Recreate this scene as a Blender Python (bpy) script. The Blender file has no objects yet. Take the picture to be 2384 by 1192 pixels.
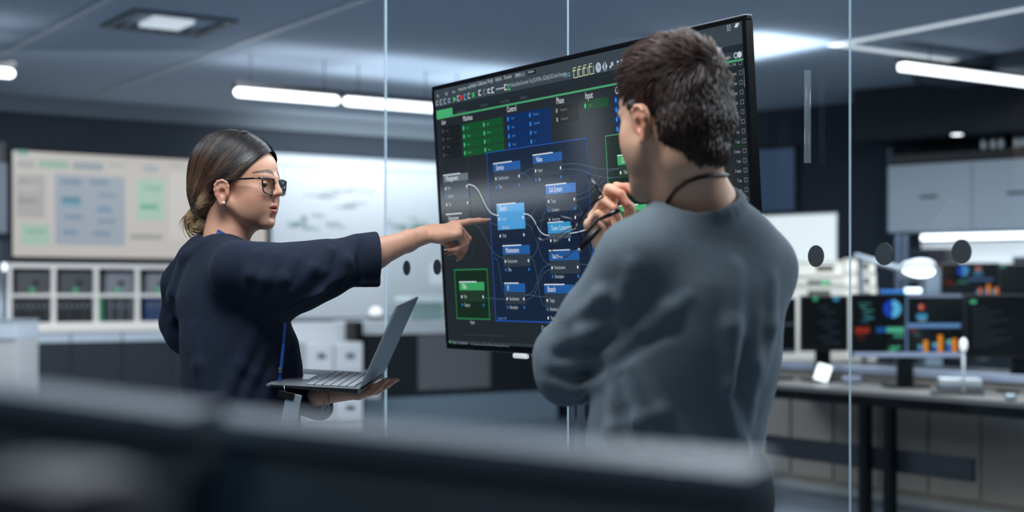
import bpy, bmesh, math, random
import numpy as np
from mathutils import Vector, Matrix, Euler
from math import sin, cos, pi, radians as R

# ------------------------------------------------------------------ camera, world, exposure
F = 3370.0            # focal length in pixels of the 2384 px wide frame
HZ = 682.0            # eye level row
CH = 1.32             # eye height
sc = bpy.context.scene
C = sc.collection
cam_d = bpy.data.cameras.new('camera'); cam = bpy.data.objects.new('camera', cam_d); C.objects.link(cam)
cam.location = (0, 0, CH); cam.rotation_euler = (R(90), 0, 0)
cam_d.sensor_width = 36; cam_d.lens = F / 2384 * 36
cam_d.shift_y = (HZ - 596) / 2384
cam_d.clip_start = 0.05; cam_d.clip_end = 60
cam_d.dof.use_dof = True; cam_d.dof.focus_distance = 3.15; cam_d.dof.aperture_fstop = 2.4
sc.camera = cam
sc.view_settings.view_transform = 'Standard'; sc.view_settings.look = 'None'
sc.view_settings.gamma = 1.0; sc.view_settings.use_curve_mapping = False
sc.view_settings.exposure = -0.06
sc.cycles.max_bounces = 8; sc.cycles.transparent_max_bounces = 16
sc.cycles.sample_clamp_indirect = 4
sc.cycles.use_denoising = True
w = bpy.data.worlds.new('world'); sc.world = w; w.use_nodes = True
w.node_tree.nodes['Background'].inputs[0].default_value = (0.30, 0.42, 0.58, 1)
w.node_tree.nodes['Background'].inputs[1].default_value = 0.10

ANG = R(56.2)                                   # direction of the glass wall
UX, UY = cos(ANG), -sin(ANG)                    # along the glass, far left to near right
VX, VY = sin(ANG), cos(ANG)                     # through the glass, away
CEIL = 3.08
def P(px, py, Z):
    return Vector(((px - 1192) / F * Z, Z, CH + (HZ - py) / F * Z))
def zat(py, Z): return CH + (HZ - py) / F * Z

# area lights added under the ceiling, no fixtures seen, to light people and room
def area(name, loc, rot, size, power, col=(1, 1, 1)):
    d = bpy.data.lights.new(name, 'AREA'); d.shape = 'RECTANGLE'; d.size, d.size_y = size
    d.energy = power; d.color = col
    o = bpy.data.objects.new(name, d); C.objects.link(o); o.location = loc; o.rotation_euler = rot
    return o
LG = {}
LG['a'] = area('added_ceiling_light', (2.6, 3.3, 3.0), (0, R(38), 0), (1.2, 1.2), 120, (.84, .93, 1))        # right of the people
LG['b'] = area('added_ceiling_light', (1.0, 5.0, 3.0), (0, 0, 0), (1.2, 3.0), 110, (.85, .93, 1))
LG['c'] = area('added_ceiling_light', (-1.9, 2.9, 3.0), (0, R(-18), 0), (0.8, 1.6), 20, (.82, .92, 1))
LG['f'] = area('added_ceiling_light', (-0.45, 2.15, 3.0), (0, 0, 0), (0.9, 0.9), 52, (.88, .94, 1))
LG['n'] = area('added_ceiling_light', (-0.9, -1.0, 3.0), (0, 0, 0), (1.2, 1.2), 20, (.84, .92, 1))
LG['d'] = area('added_ceiling_light', (-2.6, 10.2, 3.0), (R(14), 0, 0), (3.0, 2.4), 230, (.86, .93, 1))
LG['e'] = area('added_ceiling_light', (3.0, 8.6, 3.0), (0, 0, 0), (1.5, 2.5), 170, (.85, .93, 1))

# ------------------------------------------------------------------ materials
def srgb(h):
    if isinstance(h, (tuple, list)): return tuple(h)
    h = h.lstrip('#'); v = [int(h[i:i+2], 16) / 255 for i in (0, 2, 4)]
    return tuple(x / 12.92 if x <= .04045 else ((x + .055) / 1.055) ** 2.4 for x in v)
_M = {}
def mat(name, col='#808080', rough=.5, metal=0., emis=None, es=1., spec=.5, bump=0., bscale=200., vary=0., vscale=3., sheen=0., coat=0., sss=0., attr=None, alpha=1.):
    if name in _M: return _M[name]
    m = bpy.data.materials.new(name); m.use_nodes = True; nt = m.node_tree; b = nt.nodes['Principled BSDF']
    c = srgb(col); I = b.inputs
    I['Base Color'].default_value = (*c, 1); I['Roughness'].default_value = rough; I['Metallic'].default_value = metal
    I['Specular IOR Level'].default_value = spec; I['Alpha'].default_value = alpha
    if emis is not None:
        I['Emission Color'].default_value = (*srgb(emis), 1); I['Emission Strength'].default_value = es
    if sheen: I['Sheen Weight'].default_value = sheen; I['Sheen Roughness'].default_value = .4; I['Sheen Tint'].default_value = (.6, .7, .85, 1)
    if coat: I['Coat Weight'].default_value = coat; I['Coat Roughness'].default_value = .08
    if sss:
        I['Subsurface Weight'].default_value = sss; I['Subsurface Radius'].default_value = (1, .35, .2); I['Subsurface Scale'].default_value = .006
    tc = nt.nodes.new('ShaderNodeTexCoord')
    src = None
    if attr:
        a = nt.nodes.new('ShaderNodeAttribute'); a.attribute_name = attr; src = a.outputs['Color']
        nt.links.new(src, I['Base Color'])
    if vary:
        n = nt.nodes.new('ShaderNodeTexNoise'); n.inputs['Scale'].default_value = vscale; n.inputs['Detail'].default_value = 4
        mr = nt.nodes.new('ShaderNodeMapRange'); mr.inputs['To Min'].default_value = 1 - vary; mr.inputs['To Max'].default_value = 1 + vary
        hs = nt.nodes.new('ShaderNodeHueSaturation'); hs.inputs['Color'].default_value = (*c, 1)
        nt.links.new(tc.outputs['Object'], n.inputs['Vector']); nt.links.new(n.outputs['Fac'], mr.inputs['Value'])
        nt.links.new(mr.outputs[0], hs.inputs['Value'])
        if src: nt.links.new(src, hs.inputs['Color'])
        nt.links.new(hs.outputs[0], I['Base Color'])
    if bump:
        n = nt.nodes.new('ShaderNodeTexNoise'); n.inputs['Scale'].default_value = bscale; n.inputs['Detail'].default_value = 3
        bp = nt.nodes.new('ShaderNodeBump'); bp.inputs['Strength'].default_value = bump; bp.inputs['Distance'].default_value = .002
        nt.links.new(tc.outputs['Object'], n.inputs['Vector']); nt.links.new(n.outputs['Fac'], bp.inputs['Height'])
        nt.links.new(bp.outputs[0], I['Normal'])
    _M[name] = m; return m
def glow(col, es=1., name=None):                        # self lit screen colour
    name = name or 'screen_%s_%g' % (col, es)
    return mat(name, '#020202', .22, emis=col, es=es, spec=.4)
def glass_mat(name, tint=(.93, .98, 1.), ior=1.45, extra=0.0, rough=0.0):
    m = bpy.data.materials.new(name); m.use_nodes = True; nt = m.node_tree; nt.nodes.clear()
    o = nt.nodes.new('ShaderNodeOutputMaterial'); t = nt.nodes.new('ShaderNodeBsdfTransparent'); g = nt.nodes.new('ShaderNodeBsdfGlossy')
    t.inputs[0].default_value = (*tint, 1); g.inputs['Roughness'].default_value = rough
    f = nt.nodes.new('ShaderNodeFresnel'); f.inputs['IOR'].default_value = ior
    a = nt.nodes.new('ShaderNodeMath'); a.operation = 'ADD'; a.inputs[1].default_value = extra; a.use_clamp = True
    mx = nt.nodes.new('ShaderNodeMixShader')
    nt.links.new(f.outputs[0], a.inputs[0]); nt.links.new(a.outputs[0], mx.inputs[0]); nt.links.new(t.outputs[0], mx.inputs[1]); nt.links.new(g.outputs[0], mx.inputs[2])
    nt.links.new(mx.outputs[0], o.inputs['Surface']); return m

# ------------------------------------------------------------------ objects
def tag(o, label=None, cat=None, group=None, kind=None):
    if label: o['label'] = label
    if cat: o['category'] = cat
    if group: o['group'] = group
    if kind: o['kind'] = kind
    return o
def thing(name, label, cat, loc=(0, 0, 0), rz=0., group=None):
    o = bpy.data.objects.new(name, None); C.objects.link(o); o.empty_display_size = .05
    o.location = loc; o.rotation_euler = (0, 0, rz)
    return tag(o, label, cat, group)
def link(name, me, parent=None, label=None):
    o = bpy.data.objects.new(name, me); C.objects.link(o)
    if parent is not None: o.parent = parent
    if label: o['label'] = label
    return o
def dup(root, loc, rz=None, label=None, group=None):
    r = root.copy(); C.objects.link(r); r.location = loc
    if rz is not None: r.rotation_euler = (0, 0, rz)
    if label: r['label'] = label
    if group: r['group'] = group
    for ch in list(root.children):
        c = ch.copy(); C.objects.link(c); c.parent = r
        for g in list(ch.children):
            d = g.copy(); C.objects.link(d); d.parent = c
    return r

class MB:
    """collects faces, then links them as one mesh object"""
    def __init__(s): s.v = []; s.f = []; s.m = []; s.mats = []; s.sm = []
    def slot(s, m):
        if m not in s.mats: s.mats.append(m)
        return s.mats.index(m)
    def add(s, vs, fs, m, smooth=False):
        b = len(s.v); s.v += [tuple(v) for v in vs]; k = s.slot(m)
        for f in fs: s.f.append(tuple(b + i for i in f)); s.m.append(k); s.sm.append(smooth)
        return s
    def box(s, c, d, m, rot=None, bev=0.):
        x, y, z = [q / 2 for q in d]
        if bev > 0:
            bev = min(bev, x * .98, y * .98, z * .98)
            bm = bmesh.new(); bmesh.ops.create_cube(bm, size=1)
            for v in bm.verts: v.co = Vector((v.co.x * 2 * x, v.co.y * 2 * y, v.co.z * 2 * z))
            bmesh.ops.bevel(bm, geom=bm.edges[:], offset=bev, segments=2, affect='EDGES', profile=.6)
            bm.verts.index_update(); vs = [v.co.copy() for v in bm.verts]; fs = [[v.index for v in f.verts] for f in bm.faces]; bm.free()
        else:
            vs = [Vector((sx * x, sy * y, sz * z)) for sx in (-1, 1) for sy in (-1, 1) for sz in (-1, 1)]
            fs = [(0, 1, 3, 2), (4, 6, 7, 5), (0, 4, 5, 1), (2, 3, 7, 6), (0, 2, 6, 4), (1, 5, 7, 3)]
        if rot is not None: vs = [rot @ v for v in vs]
        c = Vector(c); return s.add([v + c for v in vs], fs, m)
    def bb(s, x0, x1, y0, y1, z0, z1, m, bev=0.):
        return s.box(((x0+x1)/2, (y0+y1)/2, (z0+z1)/2), (abs(x1-x0), abs(y1-y0), abs(z1-z0)), m, bev=bev)
    def quad(s, pts, m): return s.add(pts, [tuple(range(len(pts)))], m)
    def tube(s, pts, r, m, n=10, caps=True, closed=False):
        pts = [Vector(p) for p in pts]; k = len(pts)
        rs = r if isinstance(r, (list, tuple)) else [r] * k
        vs, fs = [], []; up = None
        for i, p in enumerate(pts):
            if closed: t = (pts[(i+1) % k] - pts[i-1])
            else: t = pts[min(i+1, k-1)] - pts[max(i-1, 0)]
            t.normalize()
            if up is None:
                up = Vector((0, 0, 1)) if abs(t.z) < .9 else Vector((1, 0, 0))
            a = t.cross(up)
            if a.length < 1e-6: a = t.orthogonal()
            a.normalize(); b = a.cross(t).normalized(); up = b
            for j in range(n):
                q = 2 * pi * j / n; vs.append(p + a * cos(q) * rs[i] + b * sin(q) * rs[i])
        seg = k if closed else k - 1
        for i in range(seg):
            for j in range(n):
                i2 = (i + 1) % k
                fs.append((i*n+j, i*n+(j+1) % n, i2*n+(j+1) % n, i2*n+j))
        if caps and not closed: fs.append(tuple(range(n-1, -1, -1))); fs.append(tuple((k-1)*n + j for j in range(n)))
        return s.add(vs, fs, m, True)
    def lathe(s, prof, m, c=(0, 0, 0), n=24, rot=None):
        vs, fs = [], []; c = Vector(c)
        for (r, z) in prof:
            for j in range(n):
                v = Vector((r * cos(2*pi*j/n), r * sin(2*pi*j/n), z))
                if rot is not None: v = rot @ v
                vs.append(v + c)
        for i in range(len(prof)-1):
            for j in range(n): fs.append((i*n+j, i*n+(j+1) % n, (i+1)*n+(j+1) % n, (i+1)*n+j))
        fs.append(tuple(range(n-1, -1, -1))); fs.append(tuple((len(prof)-1)*n + j for j in range(n)))
        return s.add(vs, fs, m, True)
    def build(s, name, parent=None, label=None, M=None):
        me = bpy.data.meshes.new(name)
        vs = s.v if M is None else [tuple(M @ Vector(v)) for v in s.v]
        me.from_pydata(vs, [], s.f)
        for m in s.mats: me.materials.append(m)
        me.polygons.foreach_set('material_index', s.m); me.polygons.foreach_set('use_smooth', s.sm)
        me.update()
        return link(name, me, parent, label)
def part(name, parent, m, fn, label=None):
    b = MB(); fn(b); return b.build(name, parent, label)
def struct(name, b):
    o = b.build(name); o['kind'] = 'structure'; return o

_T = {}
def text_geo(txt):
    """outline font letters as flat triangles, cap height about .7"""
    if txt in _T: return _T[txt]
    cu = bpy.data.curves.new('t', 'FONT'); cu.body = txt; cu.resolution_u = 2; cu.fill_mode = 'FRONT'
    o = bpy.data.objects.new('t', cu); C.objects.link(o)
    bpy.context.view_layer.update()
    me = o.to_mesh(); vs = [v.co.copy() for v in me.vertices]; fs = [tuple(p.vertices) for p in me.polygons]
    o.to_mesh_clear(); bpy.data.objects.remove(o); bpy.data.curves.remove(cu)
    w_ = max([v.x for v in vs], default=0)
    _T[txt] = (vs, fs, w_); return _T[txt]
# ------------------------------------------------------------------ the room
class Line:
    """a vertical plane seen from the camera: foot point, heading, distances along it from picture columns"""
    def __init__(s, x0, y0, th, off=0.):
        s.th = th; s.dx, s.dy = cos(th), sin(th)
        s.x0 = x0 + sin(th) * off; s.y0 = y0 - cos(th) * off
    def s(s_, px):
        k = (px - 1192) / F
        return (k * s_.y0 - s_.x0) / (s_.dx - k * s_.dy)
    def pt(s_, px): q = s_.s(px); return (s_.x0 + q * s_.dx, s_.y0 + q * s_.dy)
    def at(s_, q): return (s_.x0 + q * s_.dx, s_.y0 + q * s_.dy)
    def z(s_, px, py): return zat(py, s_.pt(px)[1])
    def moved(s_, off): return Line(s_.x0, s_.y0, s_.th, off)
BW = Line(-4.48, 13.0, R(90) - ANG)            # wall with the boards
RW = Line(2.36, 14.0, R(-39))                  # dark wall on the right
corner = (0.0, 15.94)

m_wall = mat('navy_wall_paint', '#202c39', .75, vary=.10, vscale=2, bump=.1, bscale=90)
m_ceil = mat('ceiling_paint', '#a3b0be', .85, vary=.05, vscale=1.2, bump=.08, bscale=60)
m_grid = mat('ceiling_rail', '#c2cad2', .5)
m_floor = mat('floor_vinyl', '#6f7c8a', .35, vary=.12, vscale=6)
m_cream = mat('cream_laminate', '#b9b2a6', .4, vary=.04, vscale=5)
m_white = mat('white_laminate', '#e4e8eb', .35, vary=.03, vscale=4)
m_grey = mat('grey_laminate', '#8e99a3', .4)
m_dark = mat('dark_laminate', '#20262c', .45, vary=.1)
m_black = mat('black_plastic', '#0c0e11', .4)
m_blackm = mat('black_metal', '#121518', .35, metal=.6)
m_alu = mat('brushed_aluminium', '#9aa5ae', .3, metal=.9)
m_lamp = mat('lamp_diffuser', '#ffffff', .5, emis='#f2f8ff', es=3.4)
m_soft = mat('soft_light_line', '#ffffff', .5, emis='#dfe9ee', es=.62)

b = MB(); b.quad([(-14, -4, 0), (12, -4, 0), (12, 18, 0), (-14, 18, 0)], m_floor); struct('floor', b)
b = MB(); b.quad([(-14, -4, CEIL), (-14, 18, CEIL), (12, 18, CEIL), (12, -4, CEIL)], m_ceil); struct('ceiling', b)
def wall(name, p, q, th=.12, z0=0, z1=CEIL, m=m_wall):
    b = MB(); p = Vector((*p, 0)); q = Vector((*q, 0)); d = q - p; n = Vector((-d.y, d.x, 0)).normalized() * th
    vs = [p, q, q + n, p + n]; vs = [v + Vector((0, 0, z0)) for v in vs] + [v + Vector((0, 0, z1)) for v in vs]
    b.add(vs, [(0, 1, 5, 4), (1, 2, 6, 5), (2, 3, 7, 6), (3, 0, 4, 7), (4, 5, 6, 7), (0, 3, 2, 1)], m)
    return struct(name, b)
wall('wall_back', BW.at(-5.5), corner)
wall('wall_right', corner, RW.at(5.6))
wall('wall_left', (-9.2, -3), BW.at(-5.5))
wall('wall_near', (7, -3), (-9.2, -3))
wall('wall_side', RW.at(5.6), (7, -3))
# cornice under the ceiling of the board wall
L = BW.moved(.16); a0 = L.at(-5.0); a1 = L.at(4.9)
wall('trim_1', a0, a1, .15, 2.93, CEIL, mat('cornice_paint', '#5b666f', .7))
# ceiling rails that run with the glass wall
def ceil_rail(n, px, py, px2, wdt=.055):
    Z = (CEIL - CH) * F / (HZ - py); x, y = (px - 1192) / F * Z, Z
    b = MB()
    ln = px2; c = Vector((x, y, CEIL - .006)); d = Vector((UX, UY, 0)); n_ = Vector((VX, VY, 0)) * wdt / 2
    p0 = c - d * .1; p1 = c + d * ln
    b.add([p0 - n_, p1 - n_, p1 + n_, p0 + n_], [(0, 1, 2, 3)], m_grid)
    b.add([v + Vector((0, 0, .006)) for v in (p0 - n_, p1 - n_, p1 + n_, p0 + n_)], [(3, 2, 1, 0)], m_grid)
    struct('trim_%d' % n, b)
ceil_rail(2, 0, 128, 6); ceil_rail(3, 232, 218, 9)
# light lines let into the ceiling on the right
Zc = (CEIL - CH) * F / (HZ - 105); c0 = Vector(((1925 - 1192) / F * Zc, Zc, CEIL - .004))
U = Vector((UX, UY, 0)); V = Vector((VX, VY, 0))
t = thing('recessed_ceiling_light', 'angled light line let into the grey ceiling, top right behind the glass', 'ceiling light', c0)
def strip(b, p, d, ln, wd, m):
    n_ = Vector((-d.y, d.x, 0)) * wd
    b.add([p, p + d * ln, p + d * ln + n_, p + n_, ] + [q + Vector((0, 0, .004)) for q in (p, p + d * ln, p + d * ln + n_, p + n_)],
          [(0, 3, 2, 1), (4, 5, 6, 7), (0, 1, 5, 4), (1, 2, 6, 5), (2, 3, 7, 6), (3, 0, 4, 7)], m)
part('diffuser', t, m_soft, lambda b: strip(b, Vector((0, 0, 0)), U, 3.4, .085, m_soft))
part('diffuser', t, m_soft, lambda b: strip(b, Vector((0, 0, 0)), V, 1.30, -.10, m_soft))
# dropped beam on the right
ps = P(2125, 160, 11.3)
b = MB(); q = Vector((ps.x, ps.y, 0)); n_ = V * .5
vs = [q, q + U * 4, q + U * 4 + n_, q + n_]
b.add([v + Vector((0, 0, 2.96)) for v in vs] + [v + Vector((0, 0, CEIL)) for v in vs], [(0, 1, 5, 4), (1, 2, 6, 5), (2, 3, 7, 6), (3, 0, 4, 7), (0, 3, 2, 1)], mat('beam_paint', '#39454f', .7))
struct('trim_4', b)

# ceiling cassette, top left
t = thing('ceiling_vent', 'square ceiling vent with a pale lit centre, upper left of the ceiling', 'vent', (*P(392, 52, (CEIL - CH) * F / (HZ - 52)).xy, CEIL), -ANG)
part('frame', t, m_grid, lambda b: [b.bb(-.34, .34, s*.31 - .03, s*.31 + .03, -.02, -.001, mat('vent_frame', '#5b6770', .5)) for s in (-1, 1)] + [b.bb(s*.31 - .03, s*.31 + .03, -.28, .28, -.02, -.001, mat('vent_frame')) for s in (-1, 1)])
part('slat', t, m_grid, lambda b: [b.bb(-.27, -.13, -.24 + k*.09, -.18 + k*.09, -.015, -.001, mat('vent_slat', '#76828c', .5)) for k in range(6)])
part('diffuser', t, m_lamp, lambda b: b.bb(-.10, .20, -.16, .10, -.03, -.001, mat('dim_diffuser', '#ffffff', .5, emis='#c8d4da', es=.72)))

# hanging linear lamps along the left, one row parallel to the board wall
def linear_lamp(label, x, y, z, ln, grp, emit=m_lamp, rz=R(90) - ANG, power=26, lx=.5):
    t = thing('linear_lamp', label, 'ceiling lamp', (x, y, z), rz, grp)
    part('housing', t, m_black, lambda b: b.bb(0, ln, -.04, .04, .035, .075, m_black, .008))
    def dif(b):
        r = .034; pts = []
        b.tube([(r*.2, 0, 0), (r*.5, 0, 0), (r, 0, 0), (ln - r, 0, 0), (ln - r*.5, 0, 0), (ln - r*.2, 0, 0)], [.014, .026, .034, .034, .026, .014], emit, 12)
    part('diffuser', t, emit, dif)
    for k in (.15, .85): part('cable', t, m_black, lambda b: b.tube([(k*ln, 0, .07), (k*ln, 0, CEIL - z - .001)], .004, m_black, 6))
    if power:
        d = bpy.data.lights.new('lamp_light', 'AREA'); d.shape = 'RECTANGLE'; d.size = ln; d.size_y = 1.1; d.energy = power; d.color = (.8, .9, 1)
        o = bpy.data.objects.new('lamp_light', d); C.objects.link(o); o.parent = t; o.location = (ln*lx, 0, .10); o.rotation_euler = (R(180), 0, 0)
    return t
LP = Line(*P(545, 215, 10.6).xy, R(90) - ANG)
zl = zat(214, 10.6)
for k, (s0, lab) in enumerate(((0, 'first whole white tube lamp left of the glass joint, over the bun-haired person'), (.892, 'white tube lamp crossing behind the tall glass joint'), (1.785, 'white tube lamp in the ceiling row behind the big screen'), (-2.43, 'white tube lamp cut off by the left edge of the view'))):
    linear_lamp(lab, *LP.at(s0), zl, .861, 'row of tube lamps under the left ceiling', power=(2.5, 5, 7, 1)[k])
t = thing('linear_lamp', 'long bright tube lamp hanging under the ceiling at the right edge', 'ceiling lamp', P(2098, 156, 10.2), R(90) - ANG)
part('housing', t, m_black, lambda b: b.bb(0, 1.5, -.05, .05, .03, .07, m_black, .008))
part('diffuser', t, m_lamp, lambda b: b.bb(0, 1.5, -.035, .035, -.025, .03, m_lamp, .012))
for k in (.3, 1.2): part('cable', t, m_black, lambda b: b.tube([(k, 0, .06), (k, 0, CEIL - zat(156, 10.2) - .001)], .004, m_black, 6))
linear_lamp('white tube lamp added out of sight behind the upper right corner of the big screen', *P(1500, 150, 9.9), .8, None, power=12, lx=1.15)  # unseen lamp added for the glow on the ceiling beside the screen
t = thing('downlight', 'small round downlight set in the dark ceiling bulkhead at the right', 'ceiling light', P(2228, 313, 11.9))
part('ring', t, m_black, lambda b: b.lathe([(.03, 0), (.075, 0), (.08, .02), (.03, .02)], m_black))
part('lens', t, m_lamp, lambda b: b.lathe([(.001, -.004), (.045, -.004), (.05, .012), (.001, .012)], m_lamp))
# bulkhead over the wall cabinets that holds the downlight
L = RW.moved(.75); s0, s1 = L.s(1985), L.s(2384) + .8
b = MB(); p0 = L.at(s0); p1 = L.at(s1)
zz = P(2228, 313, 11.9).z + .021
wall('trim_5', p0, p1, .75, zz, CEIL, mat('bulkhead_paint', '#1b242d', .7))

# ------------------------------------------------------------------ board wall
def rects(b, Ln, items, y, mats):
    for (x0, y0, x1, y1, m) in items:
        s0, s1 = Ln.s(x0), Ln.s(x1); z1 = Ln.z((x0+x1)/2, y0); z0 = Ln.z((x0+x1)/2, y1)
        b.bb(s0, s1, y - .0005, y, z0, z1, m)
L = BW.moved(.07)
s0, s1 = L.s(27), L.s(622); z1 = L.z(27, 347); z0 = L.z(27, 602)
t = thing('wall_display', 'large pale wall display showing grey, blue and green boxes, upper left', 'display', (*L.at(s0), 0), L.th)
wd = s1 - s0
part('frame', t, m_black, lambda b: b.bb(0, wd, .01, .068, z0, z1, m_black, .01))
part('screen', t, None, lambda b: b.bb(.012, wd - .012, .002, .012, z0 + .02, z1 - .012, glow('#c3c0bc', .92)))
def diag(b):
    g = lambda c: glow(c, .95)
    items = [(38, 350, 66, 361, g('#6f9d8f')), (40, 372, 80, 392, g('#a6a7a6')), (88, 374, 160, 392, g('#94b3a6')), (170, 379, 240, 396, g('#93a0a9')), (252, 380, 290, 388, g('#aeb0b0')), (334, 386, 368, 400, g('#a3abb3')),
             (38, 407, 104, 506, g('#a8a8a7')), (44, 420, 66, 425, g('#8c8f90')), (46, 432, 92, 446, g('#bfbdbb')), (43, 462, 86, 471, g('#848a8b')),
             (128, 409, 291, 571, g('#9ba6b2')), (142, 419, 188, 429, g('#6d879b')), (210, 420, 254, 430, g('#6d879b')), (229, 449, 270, 459, g('#7d91a5')), (143, 459, 188, 470, g('#2f7c92')), (143, 470, 188, 481, g('#6d9fb4')),
             (226, 483, 260, 493, g('#4f86a2')), (148, 500, 192, 510, g('#728aa2')), (226, 510, 268, 520, g('#7a8fa4')), (146, 536, 180, 546, g('#6d87a0')), (215, 539, 258, 549, g('#728aa2')),
             (319, 417, 382, 513, g('#a6c4b5')), (334, 434, 376, 443, g('#7fb39e')), (325, 476, 367, 487, g('#35a079')),
             (49, 522, 116, 570, g('#a3c0b2')), (60, 534, 108, 543, g('#74a792')), (303, 546, 378, 557, g('#999a98')), (396, 380, 430, 388, g('#b2b2b0')), (396, 400, 440, 560, g('#c9c6c2'))]
    for (x0, y0, x1, y1, m) in items:
        a, c = L.s(x0) - s0, L.s(x1) - s0
        xm = (x0 + x1) / 2; sl = (360.5 - 346) / 400 * (xm - 29)
        yy0 = y0; k = L.pt(xm)[1]
        b.bb(a, c, -.0005, .0018, zat(y1, k), zat(y0, k), m)
part('interface_graphics', t, None, diag)

# whiteboard
s2, s3 = L.s(632), L.s(1115); z1b = L.z(632, 361); z0b = L.z(820, 739)
m_wb = mat('whiteboard_enamel', '#d5dbe0', .22, spec=.6)
t = thing('whiteboard', 'wide glossy whiteboard with faint green and grey writing, between the two people', 'whiteboard', (*L.at(s2), 0), L.th)
wd2 = s3 - s2
part('panel', t, m_wb, lambda b: b.bb(0, wd2, 0, .03, z0b, z1b, m_wb, .006))
part('frame', t, m_alu, lambda b: (b.bb(-.02, wd2 + .02, -.01, .03, z1b, z1b + .02, m_alu), b.bb(-.02, wd2 + .02, -.05, .03, z0b - .03, z0b, m_alu), b.bb(-.02, 0, -.01, .03, z0b, z1b, m_alu), b.bb(wd2, wd2 + .02, -.01, .03, z0b, z1b, m_alu)))
part('top_rail', t, m_wb, lambda b: b.bb(0, wd2, -.006, 0, z1b - .10, z1b - .085, m_grey))
def scrib(b):
    rnd = random.Random(4)
    mg = mat('marker_green', '#7fa39f', .6); mk = mat('marker_grey', '#8d979f', .6)
    for (x0, y0, x1, y1, m, n) in ((665, 517, 772, 532, mg, 9), (680, 500, 770, 512, mk, 4), (780, 470, 820, 484, mk, 5), (885, 505, 990, 540, mg, 12), (690, 440, 860, 460, mk, 9), (660, 560, 700, 610, mk, 5), (930, 520, 1010, 560, mk, 9)):
        for i in range(n):
            x = rnd.uniform(x0, x1); y = rnd.uniform(y0, y1); a = L.s(x) - s2; z = L.z(x, y); l = rnd.uniform(.05, .22)
            pts = [(a + l * k / 8, -.0015, z + .012 * sin(k * 2.1 + i) + rnd.uniform(-.006, .006)) for k in range(9)]
            b.tube(pts, .006, m, 4)
tag(part('writing', t, None, scrib), kind='stuff')
# wash light over the whiteboard
d = area('board_wash_light', (*BW.moved(.75).at((s2 + s3) / 2 - .1), 2.92), (R(42), 0, L.th), (2.6, .12), 30, (.88, .95, 1))

# pigeonhole shelf with boxes and binders
L = BW.moved(.40)
x0 = L.s(17); cell = (L.s(310) - L.s(114)) / 2
t = thing('pigeonhole_shelf', 'white open pigeonhole shelf with two rows of square compartments under the pale display', 'shelf', (*L.at(x0), 0), L.th)
ztop = L.z(30, 612.5); zmid = L.z(30, 684); zbot = L.z(30, 752)
ncol = 6; W = cell * ncol; bt = .042; m_shelf = mat('shelf_white', '#f1ebe4', .5)
part('frame', t, m_shelf, lambda b: (b.bb(-.03, W + .05, 0, .36, ztop - .04, ztop, m_shelf), b.bb(0, W + .02, 0, .36, zmid - .03, zmid, m_shelf), b.bb(0, W + .02, 0, .36, zbot - .05, zbot, m_shelf)))
for k in range(ncol + 1):
    part('divider', t, m_shelf, lambda b: (b.bb(k*cell, k*cell + bt, .005, .355, zbot, zmid - .03, m_shelf), b.bb(k*cell, k*cell + bt, .005, .355, zmid, ztop - .04, m_shelf)))
part('back_panel', t, m_dark, lambda b: b.bb(0, W, .356, .37, zbot - .05, ztop, m_dark))
SH = t
rot = Matrix.Rotation(L.th, 3, 'Z'); SB = Vector((*L.at(x0), 0))
def onshelf(x, y, z): return SB + rot @ Vector((x, y, z))
m_bin = [mat('binder_black', '#15181b', .45), mat('binder_charcoal', '#23272b', .45), mat('binder_blue', '#253c66', .45), mat('binder_green', '#3f7f62', .5), mat('binder_grey', '#4a5058', .5)]
m_lab = mat('binder_label', '#6d747a', .6)
BIN = {}
def binder(x, y, z, w_, mi, label, grp, lean=0.):
    key = (mi, round(w_, 3))
    if key not in BIN:
        t = thing('ring_binder', label, 'binder', onshelf(x, y, z), L.th, grp)
        mm = m_bin[mi]; h = .245
        part('cover', t, mm, lambda b: b.bb(0, w_, 0, .26, 0, h, mm, .004))
        part('spine_label', t, m_lab, lambda b: b.bb(w_*.3, w_*.7, -.0015, 0, h*.5, h*.68, m_lab if mi != 3 else mm))
        BIN[key] = t; o = t
    else: o = dup(BIN[key], onshelf(x, y, z), None, label, grp)
    o.rotation_euler = (0, lean, L.th)
cellname = ['leftmost compartment', 'second compartment from left', 'third compartment from left', 'compartment beside the navy sleeve']
ordn = ['leftmost', 'second', 'third', 'fourth', 'fifth', 'sixth', 'rightmost']
for k in range(4):
    xa = k*cell + bt + .004; xb = (k+1)*cell - .004; z = zbot + .001
    if k < 2:
        n = 7; wv = (xb - xa) / n
        for i in range(n): binder(xa + i*wv, .03, z, round(wv - .003, 3), 0 if (i + k) % 3 else 1, ('%s black binder in the lower %s' % (ordn[i], cellname[k])), 'black binders in the ' + cellname[k])
    elif k == 2:
        binder(xa, .03, z, .05, 3, 'green ring binder at the left end of the third compartment, lower shelf', None)
        n = 5; xs = xa + .085; wv = (xb - xs) / n
        for i in range(n): binder(xs + i*wv, .03, z, round(wv - .003, 3), 1 if i % 2 else 4, '%s dark binder right of the green binder, third lower compartment' % (ordn[i] if i < 4 else 'last'), 'dark binders beside the green one')
    else:
        n = 5; xs = xa + .06; wv = (xb - xs) / n
        for i in range(n): binder(xs + i*wv, .03, z, round(wv - .003, 3), 2 if i < 3 else 4, '%s %s binder in the lower compartment beside the navy sleeve' % (('leftmost', 'middle', 'rightmost', 'nearer', 'last')[i], 'blue' if i < 3 else 'grey'), ('blue' if i < 3 else 'grey') + ' binders in the fourth compartment')
boxm = mat('storage_box_grey', '#4c4e52', .5); m_gr = mat('green_dot_glow', '#3fae74', .4, emis='#2f9a62', es=.35)  # green tabs glow faintly, light put into their colour
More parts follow.
